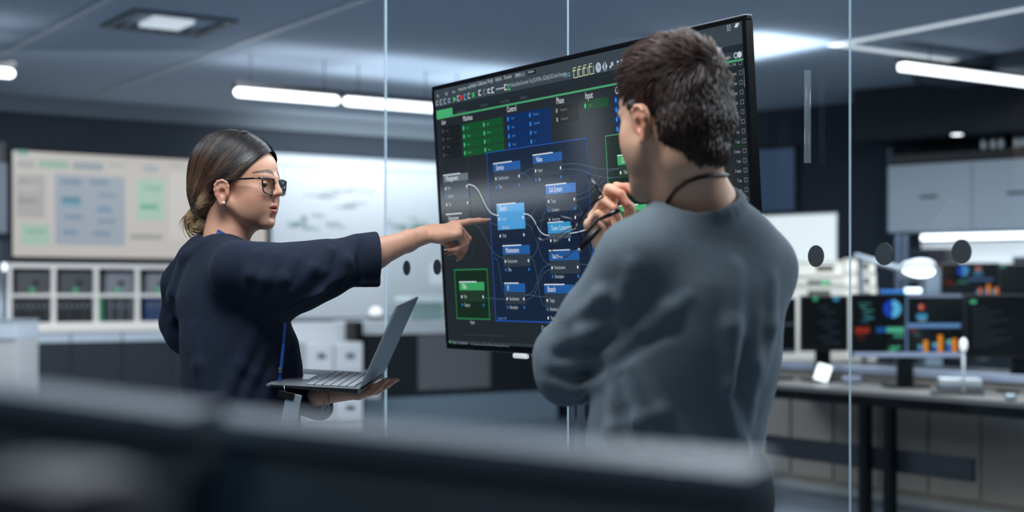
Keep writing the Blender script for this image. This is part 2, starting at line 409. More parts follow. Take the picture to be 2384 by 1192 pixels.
for k in range(4):
    xa = k*cell + bt + .012; xb = (k+1)*cell - .012; cm = boxm if k < 2 else mat('storage_box_pale', '#80838a', .5)
    t = thing('storage_box', ('dark' if k < 2 else 'grey') + ' storage box with green tab in the upper %s' % cellname[k], 'box', onshelf(xa, .02, zmid + .001), L.th)
    ins = .03 if k < 2 else .06
    part('body', t, cm, lambda b: b.bb(ins, xb - xa - .01, 0, .3, 0, .185, cm, .008))
    part('lid', t, m_dark, lambda b: b.bb(ins - .006, xb - xa - .004, -.004, .304, .186, .2, m_dark))
    part('tab', t, m_gr, lambda b: (b.lathe([(.022, 0), (.022, .006)], m_gr, (.16, -.006, .03), 16, Matrix.Rotation(R(90), 3, 'X'))))
    part('handle', t, m_black, lambda b: b.bb((xb-xa)*.55, (xb-xa)*.72, -.008, 0, .075, .115, m_black, .004))

# drawers and dark base cabinets under the shelf
L2 = BW.moved(.55)
xa = L2.s(20); zt = zbot - .0715; zb = L2.z(100, 798.5)
m_drw = mat('drawer_front', '#c3ced8', .35)
dw = L2.s(165) - L2.s(40)
t = thing('base_cabinet', 'long base cabinet with pale drawer fronts over dark doors below the pigeonhole shelf', 'cabinet', (*L2.at(xa), 0), L2.th)
TW = L2.s(600) - xa
part('worktop', t, m_shelf, lambda b: b.bb(0, TW, -.02, .54, zt - .012, zt + .02, m_shelf))
part('body', t, m_dark, lambda b: b.bb(0, TW, .02, .53, .0, zt - .013, m_dark))
off = L2.s(40) - xa
for k in range(4):
    d_ = part('drawer', t, m_drw, lambda b: b.bb(off + k*dw + .006, off + (k+1)*dw - .006, 0, .019, zb, zt - .016, m_drw, .004))
for k in range(4):
    part('door', t, m_dark, lambda b: b.bb(off + k*dw + .004, off + (k+1)*dw - .004, .004, .019, .06, zb - .012, mat('dark_door', '#262c33', .4)))
# white pedestal, far left
L3 = BW.moved(2.2); a = L3.pt(-60); zt3 = zat(745, a[1])
t = thing('pedestal_cabinet', 'white low cabinet with a grey upper band at the left edge', 'cabinet', (*a, 0), 0)
wpx = (38 - -60) / F * a[1]
part('body', t, m_white, lambda b: b.bb(0, wpx, 0, .5, 0, zat(790, a[1]), mat('pale_cabinet', '#bfc0c0', .4), .005))
part('top_band', t, m_grey, lambda b: b.bb(0, wpx, -.01, .5, zat(790, a[1]) + .001, zat(750, a[1]), m_drw, .004))
part('worktop', t, m_grey, lambda b: b.bb(-.01, wpx + .005, -.015, .51, zat(750, a[1]) + .001, zt3, m_grey, .003))
# tall grey panel, far left above
t = thing('tall_cabinet', 'grey wall cabinet cut off by the left edge, beside the pale display', 'cabinet', (*BW.moved(.6).pt(-70), 0), BW.th)
zq0, zq1 = zat(540, 12.2), zat(375, 12.2)
part('body', t, m_grey, lambda b: b.bb(0, BW.moved(.6).s(17) - BW.moved(.6).s(-70), 0, .5, zq0, zq1, mat('wall_cabinet_grey', '#6f7b87', .4), .005))
part('top_box', t, m_black, lambda b: b.bb(0, BW.moved(.6).s(14) - BW.moved(.6).s(-70), .02, .5, zq1, zq1 + .18, m_black))
# stand with small round lamp heads at the far left
pl = P(8, 700, 12.0)
t = thing('inspection_lamp', 'thin metal stand with a small white lamp at the left edge', 'lamp', (pl.x, pl.y, 0))
part('pole', t, m_alu, lambda b: (b.tube([(-.03, 0, 0), (-.03, 0, zat(560, 12))], .018, m_alu), b.tube([(.02, .02, 0), (.02, .02, zat(560, 12))], .01, m_alu)))
part('bulb', t, m_lamp, lambda b: b.lathe([(.002, -.035), (.018, -.03), (.024, 0), (.018, .03), (.002, .035)], mat('bulb_glow', '#ffffff', emis='#eef4ff', es=1.2), (.017, -.03, zat(622, 12))))
part('base', t, m_black, lambda b: b.lathe([(.12, 0), (.12, .015), (.03, .03)], m_black))

# ------------------------------------------------------------------ middle: counter behind laptop
LM = BW.moved(.95)
def block(name, label, cat, Ln, x0, x1, y0, y1, dep, m, bev=.006, z0=None, grp=None, back=0.):
    q = Ln.moved(-back); a, c = q.s(x0), q.s(x1); xm = (x0+x1)/2; Z = q.pt(xm)[1]
    zz0 = zat(y1, Z) if z0 is None else z0; zz1 = zat(y0, Z)
    t = thing(name, label, cat, (*q.at(a), zz0), q.th, None)
    return t, c - a, zz1 - zz0
t, w_, h_ = block('counter_unit', 'counter with a thick white top and dark front with a beige door, below the whiteboard', 'counter', LM, 843, 1300, 745, 980, .6, m_white, z0=0)
wt = .13
part('worktop', t, m_white, lambda b: b.bb(0, w_, -.02, .6, h_ - wt, h_, m_white, .006))
part('body', t, m_dark, lambda b: b.bb(.05, w_, .03, .6, .3, h_ - wt - .001, m_dark))
part('plinth', t, m_drw, lambda b: b.bb(.05, w_, .02, .6, 0, .299, mat('blue_grey_plinth', '#8698a6', .4)))
dx0 = LM.s(976) - LM.s(843); dx1 = LM.s(1142) - LM.s(843)
part('door', t, m_cream, lambda b: b.bb(dx0, dx1, .008, .029, .36, h_ - wt - .01, mat('beige_door', '#77787a', .5), .003), 'beige door')
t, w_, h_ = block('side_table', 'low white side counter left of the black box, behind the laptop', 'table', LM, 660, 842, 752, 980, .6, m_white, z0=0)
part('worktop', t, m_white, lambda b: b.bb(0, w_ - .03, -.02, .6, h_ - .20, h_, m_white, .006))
part('body', t, m_white, lambda b: b.bb(0, w_ - .03, .25, .6, 0, h_ - .201, mat('side_counter_grey', '#9aa4ad', .5)))  # plain grey body under the white top
for (xa_, xb_, lab) in ((716, 778, 'left of the two white drawer pedestals behind the laptop'), (782, 846, 'right of the two white drawer pedestals, nearer the laptop lid')):
    t, w_, h_ = block('drawer_pedestal', lab, 'drawer unit', LM.moved(.48), xa_, xb_, 797, 980, .4, m_white, z0=0)
    part('body', t, m_white, lambda b: b.bb(0, w_, .02, .44, 0, h_, m_white, .005))
    for k in range(3):
        dd = part('drawer', t, m_white, lambda b: b.bb(.008, w_ - .008, 0, .019, h_ - .02 - (k+1)*.24, h_ - .03 - k*.24, m_white, .004))
        part('handle', dd, m_grey, lambda b: b.bb(w_*.36, w_*.64, -.02, 0, h_ - .14 - k*.24, h_ - .10 - k*.24, mat('handle_grey', '#56616c', .4), .006))
t, w_, h_ = block('cable_box', 'small black box standing between the white counters, left of the laptop lid', 'box', LM.moved(.22), 826, 846, 748, 792, .2, m_black)
part('body', t, m_black, lambda b: b.bb(0, w_, 0, .2, 0, h_, m_black, .01))
part('bracket', t, m_black, lambda b: b.bb(.01, w_ - .01, .05, .15, -.2, -.001, m_black))
t, w_, h_ = block('storage_case', 'pale green-white case standing on the white counter beside the big screen', 'case', LM, 957, 1032, 690, 744, .25, m_white, back=.1)
part('body', t, m_white, lambda b: b.bb(0, w_, 0, .3, .001, h_*.75, mat('case_green', '#9fb9b5', .25), .012))
part('lid', t, m_white, lambda b: b.bb(-.01, w_ + .01, -.01, .31, h_*.75 + .001, h_, mat('case_lid_glow', '#dbe6ea', .2, emis='#cfe3ea', es=.25), .015))  # faint emission on the lid, brightness put into the material
t, w_, h_ = block('desk_lamp', 'small rounded white lamp with dark base on the counter, left of the pale case', 'lamp', LM, 872, 900, 722, 744, .2, m_white, back=.1)
part('shade', t, m_white, lambda b: b.lathe([(.03, .03), (.062, .045), (.058, .10), (.02, .125)], mat('lamp_shade_white', '#ffffff', .4, emis='#f3f6ff', es=.55), (w_/2, .1, .0)))
part('base', t, m_black, lambda b: b.lathe([(.07, .001), (.075, .03), (.03, .035)], m_dark, (w_/2, .1, 0)))
t = thing('paper_sheet', 'white sheet hanging on the pedestal edge behind the lifted fingers', 'paper', (*LM.moved(.3).pt(848), zat(915, 14.3)), LM.th)
part('sheet', t, m_white, lambda b: b.bb(0, .17, 0, .002, 0, .25, m_white))

# ------------------------------------------------------------------ right wall
L = RW.moved(.04)
def on(Ln, name, label, cat, x0, x1, y0, y1, grp=None):
    a, c = Ln.s(x0), Ln.s(x1); Z = Ln.pt(x0)[1]; zz1 = zat(y0, Z); zz0 = zat(y1, Z)
    return thing(name, label, cat, (*Ln.at(a), zz0), Ln.th, grp), c - a, zz1 - zz0
t, w_, h_ = on(L, 'whiteboard', 'bright white board on the dark wall right of the grey sweater', 'whiteboard', 1690, 1948, 507, 640)
part('panel', t, m_wb, lambda b: b.bb(0, w_, 0, .03, 0, h_, mat('board_white_glow', '#eef3f3', .3, emis='#e8f0ee', es=.75), .01), None)  # board glows by itself in place of light falling on it
part('frame', t, m_alu, lambda b: (b.bb(-.012, w_ + .012, -.008, .03, h_, h_ + .014, m_alu), b.bb(-.012, w_ + .012, -.05, .03, -.02, 0, m_alu), b.bb(-.012, 0, -.008, .03, 0, h_, m_alu), b.bb(w_, w_ + .012, -.008, .03, 0, h_, m_alu)))
t, w_, h_ = on(L, 'wall_screen', 'dim blue wall screen above the bright white board, beside the big screen edge', 'display', 1700, 1853, 350, 500)
part('frame', t, m_black, lambda b: b.bb(0, w_, 0, .04, 0, h_, m_black, .008))
part('screen', t, m_black, lambda b: b.bb(.02, w_ - .02, -.003, 0, .02, h_ - .02, glow('#2c4058', .9)))
LC = RW.moved(.40)
t, w_, h_ = on(LC, 'wall_cabinet', 'long grey wall cabinet with two doors and dark handles, above the lit splashback', 'cabinet', 2066, 2470, 386, 542)
m_cab = mat('cabinet_grey', '#b2bfcb', .35)
part('body', t, m_cab, lambda b: b.bb(0, w_, .02, .39, 0, h_, m_cab))
dw_ = LC.s(2265) - LC.s(2068)
for k in range(2):
    dd = part('door', t, m_cab, lambda b: b.bb(.004 + k*dw_, (k+1)*dw_ - .004, 0, .019, .004, h_ - .004, m_cab, .003))
    part('handle', dd, m_black, lambda b: b.bb(k*dw_ + dw_*.40, k*dw_ + dw_*.60, -.02, 0, h_*.50, h_*.53, mat('handle_dark', '#3b4650', .4)))
t2, w2_, h2_ = on(RW.moved(.38), 'storage_box', 'long black box lying along the top of the grey wall cabinet', 'box', 2068, 2470, 344, 384)
part('body', t2, m_black, lambda b: b.bb(.03, w2_, 0, .3, .002, h2_*.55, m_black, .004)); part('end_panel', t2, m_drw, lambda b: b.bb(0, .029, -.01, .3, .002, h2_, mat('end_panel_grey', '#4d5a68', .5)))
Lb = RW.moved(.36)
for i, px in enumerate((2290, 2312, 2331, 2367, 2382)):
    a = Lb.pt(px)
    t = thing('spray_bottle', '%s white bottle from the left on top of the long black box' % ('first', 'second', 'third', 'fourth', 'fifth')[i], 'bottle', (*a, t2.location.z + h2_*.55 + .001 + .003), 0, 'white bottles on the black box')
    part('body', t, m_white, lambda b: b.lathe([(.022, 0), (.024, .06), (.02, .075)], m_white, n=14)); part('cap', t, m_white, lambda b: b.lathe([(.012, .076), (.012, .095)], m_grey, n=12))
t, w_, h_ = on(RW.moved(.33), 'under_cabinet_light', 'bright strip light under the grey wall cabinet', 'light', 2143, 2470, 547, 560)
part('diffuser', t, m_lamp, lambda b: b.bb(0, w_, 0, .05, 0, h_, m_lamp, .01)); part('housing', t, m_alu, lambda b: b.bb(0, w_, 0, .05, h_ + .001, h_ + .02, m_alu))
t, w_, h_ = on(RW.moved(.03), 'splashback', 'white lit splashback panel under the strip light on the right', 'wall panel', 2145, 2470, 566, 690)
part('panel', t, m_white, lambda b: b.bb(0, w_, 0, .02, 0, h_, mat('splash_white_glow', '#eef3f5', .3, emis='#e9f1f4', es=.35)))  # panel's own emission added to the strip light falling on it
t, w_, h_ = on(RW.moved(.30), 'microwave', 'dark grey cabinet-top appliance at the right edge under the splashback', 'appliance', 2355, 2470, 596, 660)
part('body', t, m_grey, lambda b: b.bb(0, w_, 0, .25, 0, h_, m_drw, .01)); part('door', t, m_black, lambda b: b.bb(.02, w_ - .02, -.01, 0, .02, h_ - .02, m_dark, .004))
# dark tall equipment behind
t, w_, h_ = on(RW.moved(.9), 'equipment_rack', 'dark slatted rack behind the ring magnifier lamp', 'rack', 2120, 2200, 580, 1000)
part('body', t, m_dark, lambda b: b.bb(0, w_, 0, .3, 0, h_, m_dark))
for k in range(5): part('post', t, m_black, lambda b: b.bb(.01 + k*w_/5, .05 + k*w_/5, -.02, -.001, .01, h_ - .02, m_wall))
# counter behind the desk
KD = Line(*P(1819, 1128, 9.97).xy, -ANG)
q0, q1 = KD.s(1660), KD.s(2560); ln = q1 - q0
t = thing('back_counter', 'long cream fronted counter with a pale rail, behind the black desk on the right', 'counter', (*KD.at(q0), 0), KD.th)
m_cf = mat('counter_front', '#a49b91', .5, vary=.05)
part('body', t, m_cf, lambda b: b.bb(0, ln, .02, .7, .05, .80, m_cf))
for k in range(8): part('door', t, m_cf, lambda b: b.bb(.01 + k*ln/8, (k+1)*ln/8 - .01, .0, .019, .08, .76, m_cf, .003))
part('edge_rail', t, m_grey, lambda b: b.bb(0, ln, -.015, .03, .80, .845, mat('rail_lilac', '#b4bed4', .35), .004))
part('plinth', t, m_grey, lambda b: b.bb(0, ln, -.03, .02, .0, .045, mat('pale_plinth', '#a7aba9', .45)))
part('worktop', t, m_dark, lambda b: b.bb(0, ln, .031, .72, .801, .83, m_dark))
# boxes on the back counter
def cbox(label, x0, x1, y0, y1, Z, dep, m, z0=None, cat='box', name='equipment_box', rz=R(-25)):
    a = P(x0, y1, Z); w_ = (x1 - x0) / F * Z / cos(rz) * .97; zz1 = zat(y0, Z); zz0 = zat(y1, Z) if z0 is None else z0
    t = thing(name, label, cat, (a.x, a.y, zz0), rz)
    return t, w_, zz1 - zz0
m_bx = mat('printer_cream', '#e6dfd4', .45)
LB = [('bottom grey-white printer box of the left stack beside the sweater', 1812, 1962, 664, 700, .45), ('cream printer in the middle of the left stack, with a small green label', 1812, 1962, 641, 663, .42),
      ('top cream box of the left stack beside the grey sweater, under the black dot', 1850, 1962, 607, 640, .38), ('bottom cream drawer box right of the glass joint, by the ring lamp', 1964, 2040, 668, 700, .45),
      ('middle cream box with a dark slot right of the glass joint', 1964, 2038, 636, 667, .42), ('top cream box right of the glass joint, under the sloping lamp arm', 1966, 2036, 602, 635, .40)]
for i, (lab, x0_, x1_, y0_, y1_, dp) in enumerate(LB):
    z0_ = .831 if y1_ == 700 else None
    t, w_, h_ = cbox(lab, x0_, x1_, y0_, y1_, 10.35, dp, m_bx, z0_, rz=R(-12))
    part('body', t, m_bx, lambda b: b.bb(0, w_, 0, dp, 0, h_ - .012, m_bx, .012))
    part('lid', t, m_bx, lambda b: b.bb(-.004, w_ + .004, -.006, dp + .004, h_ - .011, h_ - .001, m_bx, .003))
    part('front_slot', t, m_dark, lambda b: b.bb(w_*.45, w_*.8, -.004, 0, h_ - .075, h_ - .035, mat('slot_grey', '#5a5750', .5)))
    if i == 1: part('label', t, m_gr, lambda b: b.bb(w_*.66, w_*.78, -.006, -.0041, h_ - .07, h_ - .04, m_gr), 'small green label')
# ring magnifier lamp on an arm
a = P(2136, 630, 9.9)
t = thing('magnifier_lamp', 'ring shaped magnifier lamp, glowing white, on a sloping grey arm', 'lamp', a)
tilt = Matrix.Rotation(R(66), 3, 'X') @ Matrix.Rotation(R(-4), 3, 'Y')
def ring(b):
    pts = [tilt @ Vector((.112*cos(k*pi/16), 0 + .112*sin(k*pi/16)*.98, 0)) for k in range(32)]
tl = Matrix.Rotation(R(24), 3, 'X')
part('shade', t, m_white, lambda b: b.lathe([(.10, .025), (.125, .02), (.128, -.006), (.118, -.012)], m_white, rot=Matrix.Rotation(R(-30), 3, 'X'), n=32))
part('diffuser', t, m_lamp, lambda b: b.lathe([(.03, -.014), (.112, -.016), (.112, -.010), (.03, -.010)], m_lamp, rot=Matrix.Rotation(R(30) + pi, 3, 'X') @ Matrix.Rotation(0, 3, 'X'), n=32))
j1 = P(1992, 596, 10.0) - a; j2 = P(1996, 700, 10.05) - a
j2.z = .80 - a.z
part('arm', t, m_alu, lambda b: (b.tube([(-.12, 0, .01), j1], .022, mat('arm_grey', '#a9b3bb', .4)), b.tube([j1, j1 + Vector((.04, .03, -.02)), (j1.x + .05, .05, j2.z)], .02, mat('arm_grey'))))
# metal posts
for px, lab in ((2090, 'left of the two slim metal posts behind the ring lamp'), (2107, 'right of the two slim metal posts behind the ring lamp')):
    a = P(px, 700, 10.9)
    t = thing('shelf_post', lab, 'post', (a.x, a.y, 0)); part('post', t, m_alu, lambda b: b.bb(-.02, .02, -.02, .02, 0, zat(548, 10.9), mat('post_blue', '#5f6c80', .35, metal=.5), .004)); part('foot', t, m_black, lambda b: b.bb(-.04, .04, -.04, .04, 0, .02, m_black))
a = P(2155, 690, 10.7); t = thing('grey_bin', 'blue-grey square bin beside the second metal post, behind the ring lamp', 'bin', (a.x, a.y, 0))
part('body', t, m_grey, lambda b: b.bb(0, .13, 0, .2, 0, zat(628, 10.7), mat('bin_blue_grey', '#7d8d9b', .4), .01)); part('rim', t, m_grey, lambda b: b.bb(-.006, .136, -.006, .206, zat(628, 10.7), zat(628, 10.7) + .015, m_grey))

# ------------------------------------------------------------------ desk on the right
DK = Line(*P(1788, 894, 9.22).xy, -ANG)
q0, q1 = DK.s(1700), DK.s(2560); ln = q1 - q0; zt = .742
t = thing('office_desk', 'long black framed desk carrying the monitors on the right', 'desk', (*DK.at(q0), 0), DK.th)
m_top = mat('desk_top', '#6e6b67', .4, vary=.1)
part('tabletop', t, m_top, lambda b: b.bb(0, ln, 0, .575, zt - .03, zt, m_top, .004))
part('front_rail', t, m_blackm, lambda b: b.bb(0, ln, .02, .06, zt - .09, zt - .031, m_blackm))
lx = DK.s(2000) - q0; lx2 = DK.s(2057) - q0
for xx in (lx, lx2, .08, lx + 1.55, lx2 + 1.55):
    part('leg', t, m_blackm, lambda b: b.bb(xx - .03, xx + .03, .025, .085, 0, zt - .031, m_blackm, .004))
part('crossbar', t, m_blackm, lambda b: b.bb(lx - .9, lx2 + .55, .10, .13, .27, .40, m_dark))
_desk = (DK.at(q0), ln)
def desk_pt(px, back): return DK.moved(-back).pt(px)

def monitor(label, px0, px1, py0, py1, Z, zfoot, content, grp=None, bez=m_black, name='monitor', rz=0., standx=.5):
    a = P(px0, py1, Z); w_ = (px1 - px0) / F * Z; h = (py1 - py0) / F * Z
    t = thing(name, label, 'monitor', (a.x, a.y, zfoot), rz, grp); z0 = a.z - zfoot
    part('frame', t, bez, lambda b: b.bb(0, w_, 0, .03, z0, z0 + h, bez, .006))
    part('screen', t, None, lambda b: b.bb(.010, w_ - .010, -.002, .001, z0 + .014, z0 + h - .010, glow('#0b1013', 1.)))
    if content:
        g = MB()
        for (x0, y0, x1, y1, c) in content:
            ax = (x0 - px0) / F * Z; bx_ = (x1 - px0) / F * Z; az = z0 + (py1 - y1) / F * Z; bz = z0 + (py1 - y0) / F * Z
            if isinstance(c, tuple):            # a disc, left and right halves
                r = (bx_ - ax) / 2; cx, cz = (ax + bx_)/2, (az + bz)/2
                for k, cc in enumerate(c):
                    sg = 1 if k else -1
                    pts = [(cx + sg*r*sin(i*pi/16), -.0026, cz + r*cos(i*pi/16)) for i in range(17)]
                    g.add(pts + [(cx + sg*r*.15*sin(i*pi/16), -.0026, cz + r*.15*cos(i*pi/16)) for i in range(17)], [(i, i+1, 18+i, 17+i) for i in range(16)], glow(cc))
            else: g.bb(ax, bx_, -.0028, -.0021, az, bz, glow(c))
        g.build('interface_graphics', t)
    cx = w_ * standx
    part('stand', t, m_blackm, lambda b: b.bb(cx - .05, cx + .05, .031, .06, .012, z0 + h*.5, m_blackm, .006))
    part('foot', t, m_blackm, lambda b: b.bb(cx - .13, cx + .13, -.06, .11, .0015, .012, m_blackm, .003))
    return t
dash = [(1998, 705, 2028, 709, '#35605f'), (2003, 713, 2016, 717, '#3f7f78'), (2010, 721, 2034, 725, '#3a7070'), (2006, 729, 2026, 733, '#2f5c66'), (2012, 738, 2034, 742, '#3c7a86'), (2004, 746, 2022, 750, '#2c5560'),
        (2056, 697, 2098, 741, ('#1b3fae', '#58b0d6')), (1991, 762, 2024, 775, '#8a2a1e'), (1993, 777, 2016, 782, '#5a221b'), (1996, 787, 2012, 791, '#45201b'), (2040, 762, 2064, 774, '#1b4e94'), (2064, 762, 2104, 774, '#4fae8a'), (2080, 777, 2104, 786, '#357f66'),
        (2072, 806, 2096, 812, '#3f9a73'), (2068, 813, 2086, 820, '#3a8a68'),
        (2108, 690, 2113, 830, '#5a7396'), (1986, 820, 2240, 831, '#8fa0bd'), (2113, 753, 2236, 763, '#5f86b8'), (2113, 685, 2240, 692, '#7b86a0'),
        (2139, 709, 2152, 721, ('#d87a6a', '#b5402e')), (2134, 731, 2158, 743, '#3f8fb8'), (2138, 744, 2156, 748, '#7f8f99'), (2118, 765, 2136, 773, '#5a2b14'), (2126, 776, 2142, 782, '#25494f'),
        (2137, 803, 2148, 810, '#58a0b8'), (2137, 810, 2148, 819, '#24549a'), (2150, 792, 2160, 819, '#e08a2c'), (2170, 798, 2182, 806, '#58a8a8'), (2170, 806, 2182, 819, '#24549a'), (2183, 780, 2194, 819, '#e0892a'), (2203, 791, 2214, 801, '#5fb0a0'), (2203, 801, 2214, 819, '#2560a8'), (2216, 788, 2227, 819, '#dd8428')]
code = [(2258, 699, 2272, 706, '#45b383')] + [(2264, 715 + k*9, 2264 + 30 + (k*37) % 60, 718 + k*9, '#2a3033') for k in range(11)]
dimc = [(1893, 690, 1904, 700, '#3f9a70'), (1941, 690, 1954, 700, '#3f93b5')] + [(1905 + (k % 3)*12, 712 + k*12, 1930 + (k*17) % 30, 716 + k*12, '#24303a') for k in range(8)]
TZ = zt + .001
monitor('middle desk monitor with pie chart and orange bar charts', 1982, 2241, 684, 833, 8.82, TZ, dash, bez=mat('bezel_dark', '#14181d', .3))
monitor('dark monitor with dim code lines at the right edge of the desk', 2246, 2500, 686, 833, 8.45, TZ, code, rz=R(-6))
monitor('dark desk monitor left of the glass joint with two coloured tabs', 1864, 1978, 688, 818, 9.45, TZ, dimc, rz=R(4))
monitor('dark desk monitor half hidden by the grey sweater', 1740, 1858, 694, 822, 9.6, TZ, [(1806, 752, 1856, 758, '#3d4650'), (1806, 815, 1856, 820, '#4a5566')], rz=R(8))
dash2 = [(2226, 618, 2252, 642, ('#1b3f9e', '#3f8fc0')), (2250, 648, 2308, 653, '#3e5c86'), (2228, 654, 2250, 659, '#2b6a5a'), (2200, 654, 2220, 664, '#4a1f18'), (2268, 621, 2280, 631, '#a06a5a'), (2264, 632, 2284, 642, '#2f6688'),
         (2275, 671, 2281, 684, '#dd7a2c'), (2293, 662, 2300, 684, '#e0842c'), (2311, 669, 2318, 684, '#dd7a2c'), (2269, 676, 2275, 684, '#2f6a9e'), (2286, 674, 2293, 684, '#2f6a9e'), (2304, 673, 2311, 684, '#3f8a9e')]
monitor('rear monitor with small bar chart standing behind the desk monitors', 2190, 2322, 612, 690, 10.4, .832, dash2, rz=R(-10))
monitor('rear dark monitor behind the desk at the right edge', 2326, 2480, 614, 692, 9.9, .832, [(2328, 618, 2340, 622, '#45a080')], rz=R(-20))
# small things on the desk
def on_desk(name, label, cat, px, back, rz=-ANG):
    x, y = desk_pt(px, back); return thing(name, label, cat, (x, y, TZ), rz)
t = on_desk('phone_stand', 'white lit phone leaning on a dark stand, left of the glass joint', 'phone', 1894, .30, R(-20))
rt = Matrix.Rotation(R(-22), 3, 'X') @ Matrix.Rotation(R(14), 3, 'Y')
part('phone', t, None, lambda b: b.box((.06, 0, .066), (.094, .009, .115), m_black, rt, .004)); part('screen', t, None, lambda b: b.box((.06, -.0062, .0665), (.09, .002, .11), mat('phone_glow', '#ffffff', emis='#e4f1f2', es=1.1), rt))
part('holder', t, m_black, lambda b: (b.bb(.0, .12, .02, .09, .0, .012, m_black, .003), b.box((.07, .04, .045), (.05, .012, .08), m_black, Matrix.Rotation(R(20), 3, 'X'))))
t = on_desk('document_stack', 'pale topped stack of closed notebooks on the desk under the monitors', 'stack of notebooks', 2186, .24, R(-12))
for k, mm in enumerate((m_dark, m_grey, mat('paper_white', '#c9d0d2', .5))): part('notebook', t, None, lambda b: b.bb(0 + .004*k, .245 - .003*k, 0, .2, k*.026 + .001, k*.026 + .026, mm, .003))
t = on_desk('keyboard', 'dark keyboard with pale keys lying at the desk front edge', 'keyboard', 2168, .06, R(-12))
part('base', t, m_black, lambda b: b.bb(0, .29, 0, .11, .001, .012, m_black, .003)); part('keys', t, m_grey, lambda b: [b.bb(.01 + i*.0185, .026 + i*.0185, .012 + j*.024, .03 + j*.024, .0121, .017, mat('key_grey', '#5c5a58', .5)) for i in range(15) for j in range(4)])
t = on_desk('computer_mouse', 'small mouse with a shiny top on the desk near the right edge', 'mouse', 2352, .10, R(-12))
part('shell', t, m_grey, lambda b: b.box((0, 0, .018), (.06, .1, .032), m_alu, None, .014)); part('wheel', t, m_black, lambda b: b.box((0, -.02, .036), (.008, .018, .006), m_black, None, .002))
t = on_desk('power_adapter', 'lilac grey flat case lying on the desk beside the glass joint', 'case', 1960, .36, R(-12))
part('body', t, m_grey, lambda b: b.bb(0, .12, 0, .12, .001, .045, mat('lilac_case', '#8992a6', .4), .012)); part('cord', t, m_black, lambda b: b.tube([(.12, .06, .02), (.18, .08, .01), (.25, .05, .008), (.3, .1, .008)], .006, m_black, 6))
t = on_desk('task_light', 'slim white lamp with an oval head between the two right hand monitors', 'lamp', 2243, .33)
part('stem', t, m_white, lambda b: b.tube([(0, 0, .001), (0, 0, .24)], .008, m_white, 8)); part('head', t, m_lamp, lambda b: b.lathe([(.003, -.03), (.018, -.02), (.022, .01), (.016, .035), (.003, .045)], mat('head_glow', '#ffffff', emis='#e8eef2', es=.8), (0, 0, .27)))
a = P(2126, 684, 9.4)
t = thing('monitor_light', 'blue and white light bar on top of the middle desk monitor', 'light bar', (P(2050, 684, 8.83).x, 8.845, P(2050, 684, 8.82).z + .001))
part('bar', t, None, lambda b: b.bb(0, .15, -.01, .02, 0, .022, mat('bar_blue', '#1c5f9e', .4, emis='#1f6fb8', es=.5), .006)); part('lamp', t, None, lambda b: b.bb(.151, .255, -.012, .022, -.0, .034, mat('bar_glow', '#ffffff', emis='#cfeeff', es=1.6), .01))

# glowing panels added on the unseen left wall for the big screen to mirror
m_wl = mat('added_reflection_diffuser', '#ffffff', emis='#e4eef6', es=2.6)
for lab, y0, y1, z0, z1 in (('long horizontal light added on the unseen left wall, mirrored in the big screen', 6.75, 8.3, 1.40, 1.60), ('wide upright light added on the unseen left wall, mirrored in the big screen', 6.52, 6.60, 1.5, 2.25), ('slim upright light added nearest the camera on the unseen left wall', 6.40, 6.45, 1.5, 2.3)):
    t = thing('added_reflection_light', lab, 'added light', (-9.06, (y0 + y1)/2, z0))
    part('housing', t, m_black, lambda b: b.bb(-.02, .02, -(y1-y0)/2 - .01, (y1-y0)/2 + .01, -.01, z1 - z0 + .01, m_black, .004))
    part('diffuser', t, m_wl, lambda b: b.bb(.021, .03, -(y1-y0)/2, (y1-y0)/2, 0, z1 - z0, m_wl))
# ------------------------------------------------------------------ glass wall
GL = Line(.576, 2.866, -ANG)
T_ = thing
m_gl = glass_mat('clear_glass', (.95, .985, 1.), 1.45)
m_edge = bpy.data.materials.new('glass_edge'); m_edge.use_nodes = True
_n = m_edge.node_tree; _b = _n.nodes['Principled BSDF']; _b.inputs['Base Color'].default_value = (.62, .76, .84, 1); _b.inputs['Roughness'].default_value = .2; _b.inputs['Alpha'].default_value = .45
m_dot = mat('grey_film', '#333a40', .6)
gap = .0025
s_seams = [GL.s(1979) + k * .915 for k in (-2, -1, 0, 1, 2)]
names = ['glass wall pane behind the pointing hand, left of the big screen', 'glass wall pane directly behind the big screen', 'glass wall pane right of the joint, with the black dots', 'glass wall pane beyond the right edge of view']
for k in range(3 + 1):
    a, c = s_seams[k] + gap/2, s_seams[k+1] - gap/2
    if k == 3 : continue
    t = bpy.data.objects.new('window_%d' % (k+1), None); C.objects.link(t); t.location = (*GL.at(a), 0); t.rotation_euler = (0, 0, -ANG); t['kind'] = 'structure'
    ww = c - a
    b = MB(); b.quad([(0, 0, .005), (ww, 0, .005), (ww, 0, CEIL), (0, 0, CEIL)], m_gl); b.build('glass_pane', t)
    b = MB()
    for x in (0, ww): b.bb(x - .0004, x + .0004, -.0016, .0016, .005, CEIL - .001, m_edge)
    b.build('glass_edge', t)
b = MB()                                                  # clear edge profile where the glass starts
s = s_seams[0]
b.bb(-.006, -.001, -.003, .003, 0, CEIL, m_edge)
t = thing('glass_edge_profile', 'slim clear edge strip at the free end of the glass wall behind the forearm', 'edge strip', (*GL.at(s), 0), -ANG)
b.build('strip', t)
